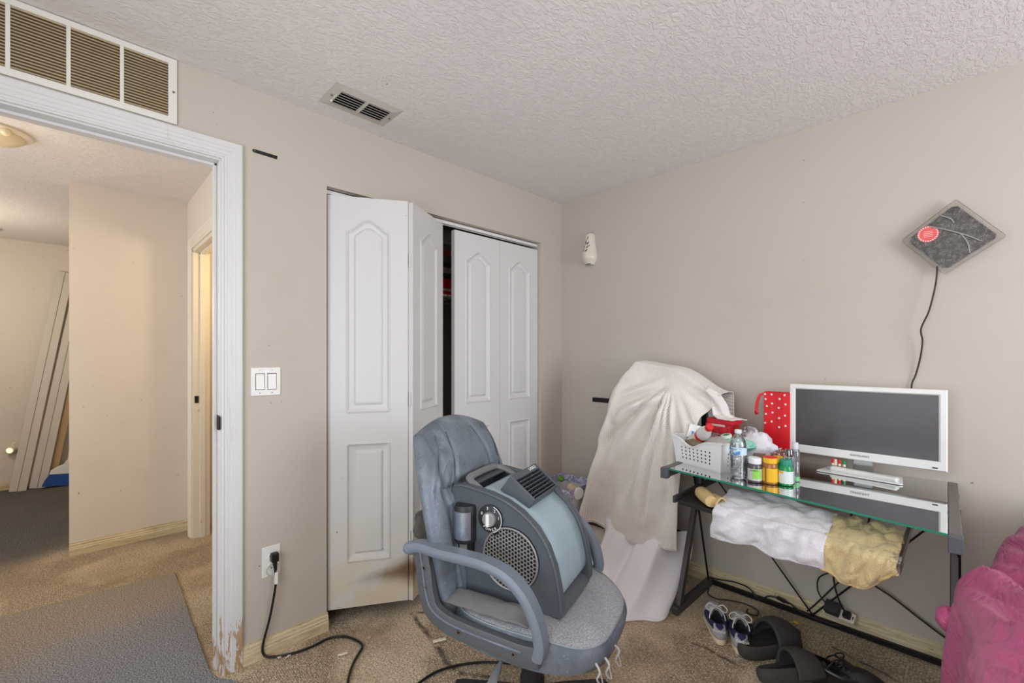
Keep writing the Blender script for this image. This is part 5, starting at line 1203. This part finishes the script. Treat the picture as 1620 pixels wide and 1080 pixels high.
cable('diagonal_cable', 'dark cable crossing diagonally behind the tray towels', [(1.585, -.045, .045), (1.63, -.055, .11), (1.70, -.065, .22), (1.765, -.075, .32), (1.80, -.07, .45), (1.84, -.05, .62)], .0036)
cable('long_wall_cable', 'long dark cable sloping along the wall to the bed', [(1.720, -.07, .285), (1.75, -.06, .30), (1.80, -.05, .285), (1.90, -.035, .235), (2.00, -.03, .170), (2.10, -.03, .115), (2.22, -.03, .08)], .0042)
cable('baseboard_cable', 'flat black cable snaking along the baseboard under the desk', [(1.12, -.05, .045), (1.17, -.045, .05), (1.25, -.04, .062), (1.32, -.045, .058), (1.37, -.05, .02), (1.42, -.045, .055), (1.50, -.04, .052), (1.57, -.05, .03), (1.66, -.05, .025), (1.72, -.05, .03)], .0038, M_cable)
cable('loose_floor_cable', 'thin brown cord curled on the carpet under the desk', [(1.13, -.10, .006), (1.15, -.16, .006), (1.20, -.175, .006), (1.26, -.14, .006), (1.33, -.12, .006), (1.39, -.14, .006), (1.40, -.19, .006), (1.36, -.20, .006), (1.35, -.16, .006)], .003, M_browncable)
obj('spare_plug', MB().cbox((0, 0, 0), (.040, .016, .014)).cyl((.02, 0, 0), (.034, 0, 0), .004, 8), M_black, loc=(1.475, -.055, .062), rot=(0, R(10), R(-8)), bevel=.003, label='loose black plug resting on the baseboard under the desk', cat='plug')
obj('ear_plug', MB().lathe([(.004, 0), (.006, .006), (.005, .014), (.002, .022)], 10, M=Matrix.Rotation(R(90), 3, 'Y')), mat('yellow_foam', (236, 190, 48), .7), loc=(1.545, -.115, .006), rot=(0, 0, R(-20)), sm=50, label='tiny yellow plug on the carpet under the desk', cat='plug')
# ------------------------------------------------------------------ bed with pink comforter
bd_ = thing('bed', 'low bed along the right wall under the pink comforter', 'bed', (2.78, -1.2, 0))
obj('frame', MB().box(-.55, .60, -.95, 1.12, .10, .24), mat('dark_bed_frame', (44, 40, 40), .6), bd_, bevel=.005)
obj('mattress', MB().box(-.56, .61, -.96, 1.13, .24, .52), mat('white_mattress', (220, 218, 216), .8, bump=.1), bd_, bevel=.03, seg=3)
for x in (-.50, .55):
    for y in (-.9, 1.07): obj('leg', MB().box(x-.025, x+.025, y-.025, y+.025, 0, .10), MATS['dark_bed_frame'], bd_)
def satin(t, v, out, p):
    p.inputs['Sheen Weight'].default_value = .06
    w_ = t.noise(t.scale(v, (9, 3.2, 7)), 2.2, 3, .5, 1.2)
    t.l.new(t.bump(w_, .4, .035), p.inputs['Normal'])
    return t.mixc(t.math('MULTIPLY', t.ramp(t.noise(v, 5, 3, .6), .45, .7), .25), out, lin((150, 60, 104)))
M_pink = mat('pink_satin_comforter', (182, 82, 130), .42, var=.06, vscale=6, fn=satin)
pkc = thing('pink_comforter', 'rumpled pink comforter spilling over the side of the bed', 'comforter', (2.55, -1.2, 0))
def xe(y): return 2.098 + .030*smooth(-.95, -1.30, y) + .05*smooth(-.86, -.80, y) + .035*smooth(-.80, -.55, y) + .06*smooth(-.55, -.15, y)
def comf(u, v):
    y = mix(-2.05, -.16, v)
    s = u*1.75                                   # run: down the side (0-.6), over the roll, across the bed
    e0 = xe(y)
    top = .735 + .05*smooth(-.9, -1.4, y) - .02*smooth(-.5, -.2, y)
    sidef = .018*math.cos(y*17+1) + .012*math.cos(y*37+s*5) + .012*nz(y*6, s*5, 3)
    if s < .62:
        k = s/.62; z = mix(.10, top-.085, k); x = e0 + .018 - .018*math.sin(math.pi*k) + sidef*.6*(1-k*.6)
    elif s < .80:
        k = (s-.62)/.18; a = k*math.pi/2; x = e0 + .018 + .10*(1-math.cos(a)); z = top-.085 + .085*math.sin(a)
    else:
        k = s-.80; x = e0 + .118 + k; z = top + .05*smooth(0, .35, k) - .08*smooth(.4, .9, k)
    # long diagonal folds over the top
    d = (x-2.1)*1.0 + (y+1.0)*.42
    z += smooth(.60, .90, s)*(.034*(1-2*abs(math.sin(d*24+nz(x*2.5, y*2.5)*2.4))**.7) + .012*(1-2*abs(math.sin(d*57+1.0+nz(x*5, y*4, 2)*2.5))) + .018*nz(x*5, y*5, 6))
    z += .010*math.sin((x*.4-y)*26)*smooth(.62, .95, s)
    return (x-2.55, y+1.2, z)
obj('cloth', MB().grid(190, 190, comf), M_pink, pkc, sm=80, solid=.012)
obj('tuft', MB().sphere((-.455, .290, .585), (.024, .045, .030), 16, 12, fn=lambda d: 1+.25*nz(d.x*2, d.y*2, d.z*2)), M_pink, pkc, sm=70)
obj('piping', MB().tube([Vector(comf(.47+.53*i/40, 1)) + Vector((0, .004, .004)) for i in range(41)], .006, 6, sub=1), mat('dark_pink_piping', (140, 58, 96), .5), pkc, sm=60)
crumple('white_pillow', 'white pillow showing behind the pink comforter', 'pillow', (2.56, -.14, .62), (.28, .12, .085), mat('white_pillowcase', (226, 226, 228), .9, var=.03, bump=.1), 2.2, .10)
# ------------------------------------------------------------------ footwear
M_suede = mat('light_grey_suede', (176, 176, 178), .85, var=.06, bump=.2, bscale=300)
M_navy = mat('navy_suede', (40, 40, 78), .8, var=.12, bump=.2, bscale=300)
M_sole = mat('cream_rubber', (220, 206, 178), .6, var=.06)
M_lace = mat('white_lace', (208, 206, 202), .9, var=.06, bump=.3, bscale=400)
M_insole = mat('dark_insole', (30, 28, 40), .9)
def shoe_outline(t, k=1.0, side=1):
    """t in 0..1 around, 0 at the toe; x forward -.145(heel)..+.145(toe)"""
    a = 2*math.pi*t; c_, s_ = math.cos(a), math.sin(a)
    x = .145*math.copysign(abs(c_)**.85, c_)
    w_ = .040 + .010*smooth(-.05, .06, x) - .002*smooth(-.03, -.12, x)
    y = w_*math.copysign(abs(s_)**.80, s_) + side*.006*math.sin(x*12)
    return (x*k, y*k)
def make_shoe(name, label, loc, rz, side, roll=0, mats=None, txt='Reebok', grp='pair of grey and navy sneakers'):
    ms, mn, mso, ml = mats or (M_suede, M_navy, M_sole, M_lace)
    s_ = thing(name, label, 'shoe', loc, group=grp, rot=(roll, 0, rz)); n = 88
    so = obj('sole', MB().loft([[(*shoe_outline(i/n, k, side), z + (.010*smooth(.09, .15, shoe_outline(i/n, 1, side)[0]) if z < .02 else 0)) for i in range(n)] for k, z in ((.95, 0), (1.0, .004), (1.01, .024), (.99, .030))]), mso, s_, sm=45)
    def collar(t):
        a = 2*math.pi*t; c_, q = math.cos(a), math.sin(a)
        x = -.066 + (.060 if c_ > 0 else .064)*c_; y = .030*q*(1-.25*smooth(0, 1, c_))
        z = .074 + .016*smooth(.2, -1, c_) + .014*smooth(.3, 1, c_) 
        return Vector((x, y, z))
    up = MB(); rings = []
    K = 16
    for k in range(K+1):
        f = k/K; ring = []
        for i in range(n):
            ox, oy = shoe_outline(i/n, .985, side); p0 = Vector((ox, oy, .028)); p1 = collar(i/n)
            g_ = 1-(1-f)**1.9
            p = p0.lerp(p1, f); p.z = .028 + (p1.z-.028)*(math.sin(f*math.pi/2)**.8)
            bul = math.sin(math.pi*f); d = Vector((ox, oy, 0)).normalized()
            fr = smooth(.2, 1, math.cos(2*math.pi*i/n))
            p += d*bul*(.004 + .006*(1-fr)); p.z += bul*.012*fr
            ring.append(p)
        rings.append(ring)
    for k in range(K):
        for i in range(n):
            j = (i+1) % n; a = abs(((i+.5)/n+.5) % 1-.5)*2          # 0 toe .. 1 heel
            f = (k+.5)/K
            navy = (a > .86 and f > .42 + (1-a)*1.6) or (.34 < a < .80 and f > .30 + .35*smooth(.40, .34, a)) or (a > .70 and f > .80)
            b = len(up.v); up.v += [tuple(rings[k][i]), tuple(rings[k][j]), tuple(rings[k+1][j]), tuple(rings[k+1][i])]
            up.f.append((b, b+1, b+2, b+3)); up.m.append(1 if navy else 0)
    obj('upper', up, [ms, mn], s_, sm=70, merge=True, solid=.004)
    obj('insole', MB().loft([[collar(i/n)*k + Vector((-.066*(1-k), 0, z)) for i in range(n)] for k, z in ((.92, -.006), (.86, -.035), (.5, -.045))], cap0=False), M_insole, s_, sm=60)
    obj('tongue', MB().grid(8, 10, lambda u, v: (mix(.045, -.030, v), mix(-.020, .020, u)*(1+.15*v), .070 + .042*v + .006*math.sin(math.pi*u))), ms, s_, sm=70, solid=.005)
    for q in range(4):
        x = .035-.018*q; z = .076+.0068*q
        obj('lace', MB().tube([(x-.004, -.030, z-.012), (x+.002, -.012, z+.008), (x+.004, .012, z+.009), (x-.004, .030, z-.010)], 0, sect=[(-.0042, -.0012), (.0042, -.0012), (.0042, .0012), (-.0042, .0012)], sub=4), ml, s_, sm=40)
    x, z = -.026, .108
    for sg in (-1, 1):
        obj('lace_loop', MB().tube([(x, 0, z), (x+.010, sg*.026, z+.012), (x-.006, sg*.046, z+.002), (x-.020, sg*.034, z-.006), (x-.004, sg*.006, z+.003)], .0030, 6, sub=6), ml, s_, sm=60)
        obj('lace_end', MB().tube([(x, 0, z), (x-.018, sg*.016, z+.004), (x-.036, sg*.030, z-.012), (x-.048, sg*.034, z-.030)], .0028, 6, sub=5), ml, s_, sm=60)
    if txt: text('heel_lettering', txt, .017, M_plate, s_, (-.1535, 0, .070), (R(80), 0, R(-90)), shear=.1)
    return s_
make_shoe('sneaker', 'grey and navy laced sneaker, left of the pair on the carpet', (1.292, -.425, 0), R(116), 1)
make_shoe('sneaker', 'grey and navy laced sneaker, right of the pair beside the slide', (1.400, -.425, 0), R(112), -1)
M_slide = mat('black_foam_rubber', (64, 62, 59), .75, var=.10, bump=.1, bscale=200)
M_slidein = mat('dark_foam_footbed', (40, 37, 36), .8, var=.1)
def make_slide(name, label, loc, rot, txt):
    s_ = thing(name, label, 'slide sandal', loc, group='pair of black slide sandals', rot=rot); n = 48
    ol = lambda t, k: (shoe_outline(t, k, 1)[0]*1.0, shoe_outline(t, k, 1)[1]*1.22)
    obj('sole', MB().loft([[(*ol(i/n, k), z + .006*smooth(.08, .15, ol(i/n, 1)[0])) for i in range(n)] for k, z in ((.93, 0), (1.0, .006), (1.04, .026), (1.02, .046), (.95, .050), (.86, .036))], cap1=False), M_slide, s_, sm=60)
    obj('footbed', MB().loft([[(*ol(i/n, k), z + .006*smooth(.08, .15, ol(i/n, 1)[0])) for i in range(n)] for k, z in ((.88, .038), (.80, .031), (.3, .029))]), M_slidein, s_, sm=60)
    def strap(u, v):
        a = R(mix(-8, 188, u)); x = mix(-.020, .095, v)
        hw = .064 - .004*smooth(.4, 1, v); hh = .084 - .022*v + .004*math.sin(math.pi*v)
        p = .006*math.sin(math.pi*v)
        return (x + .012*math.sin(a)*(1-v) , (hw+p)*math.cos(a), .020 + (hh+p)*max(-.1, math.sin(a)))
    obj('strap', MB().grid(32, 14, strap), M_slide, s_, sm=70, solid=.012)
    text('embossed_lettering', txt, .024, M_slidein, s_, (.045, 0, .1060), (R(11), 0, R(90)))
    return s_
sd1 = make_slide('slide_sandal', 'black foam slide sandal lying flat beside the sneakers', (1.520, -.425, .002), (0, 0, R(62)), 'FILA')
sd1.scale = (1.12, 1.15, 1.2)
make_slide('slide_sandal', 'black foam slide sandal tilted over beside the black shoe', (1.655, -.590, .022), (R(-24), R(0), R(52)), 'FILA')
M_bl = mat('black_shoe_leather', (24, 24, 25), .25, var=.1); M_bl2 = mat('black_shoe_mesh', (34, 33, 33), .5, var=.15)
make_shoe('black_shoe', 'glossy black laced shoe at the lower edge of the carpet', (1.815, -.470, 0), R(12), 1, mats=(M_bl2, M_bl, M_black, M_black), txt=None, grp='odd shoe')
# ------------------------------------------------------------------ scraps on the carpet
M_scrap = mat('paper_scrap', (232, 222, 204), .8, var=.06)
def scrap(loc, s, rz, label, seed):
    t_ = thing('paper_scrap', label, 'paper scrap', loc, rz, 'paper scraps on the carpet')
    obj('scrap', MB().grid(8, 5, lambda u, v: (mix(-s, s, u), mix(-s*.35, s*.35, v)*(1+.5*nz(u*4, seed)), .004 + .008*abs(nz(u*3+seed, v*3)) + .006*u)), M_scrap, t_, sm=60, solid=.001)
scrap((.235, -1.79, 0), .020, R(60), 'torn white scrap inside the curl of the black cord', 1.2)
scrap((.452, -1.435, 0), .030, R(62), 'larger torn white scrap left of the chair', 4.1)
scrap((.060, -1.995, 0), .016, R(10), 'crumpled scrap below the wall outlet', 7.7)
scrap((.085, -1.965, 0), .010, R(80), 'tiny tan scrap beside the crumpled one by the baseboard', 9.3)
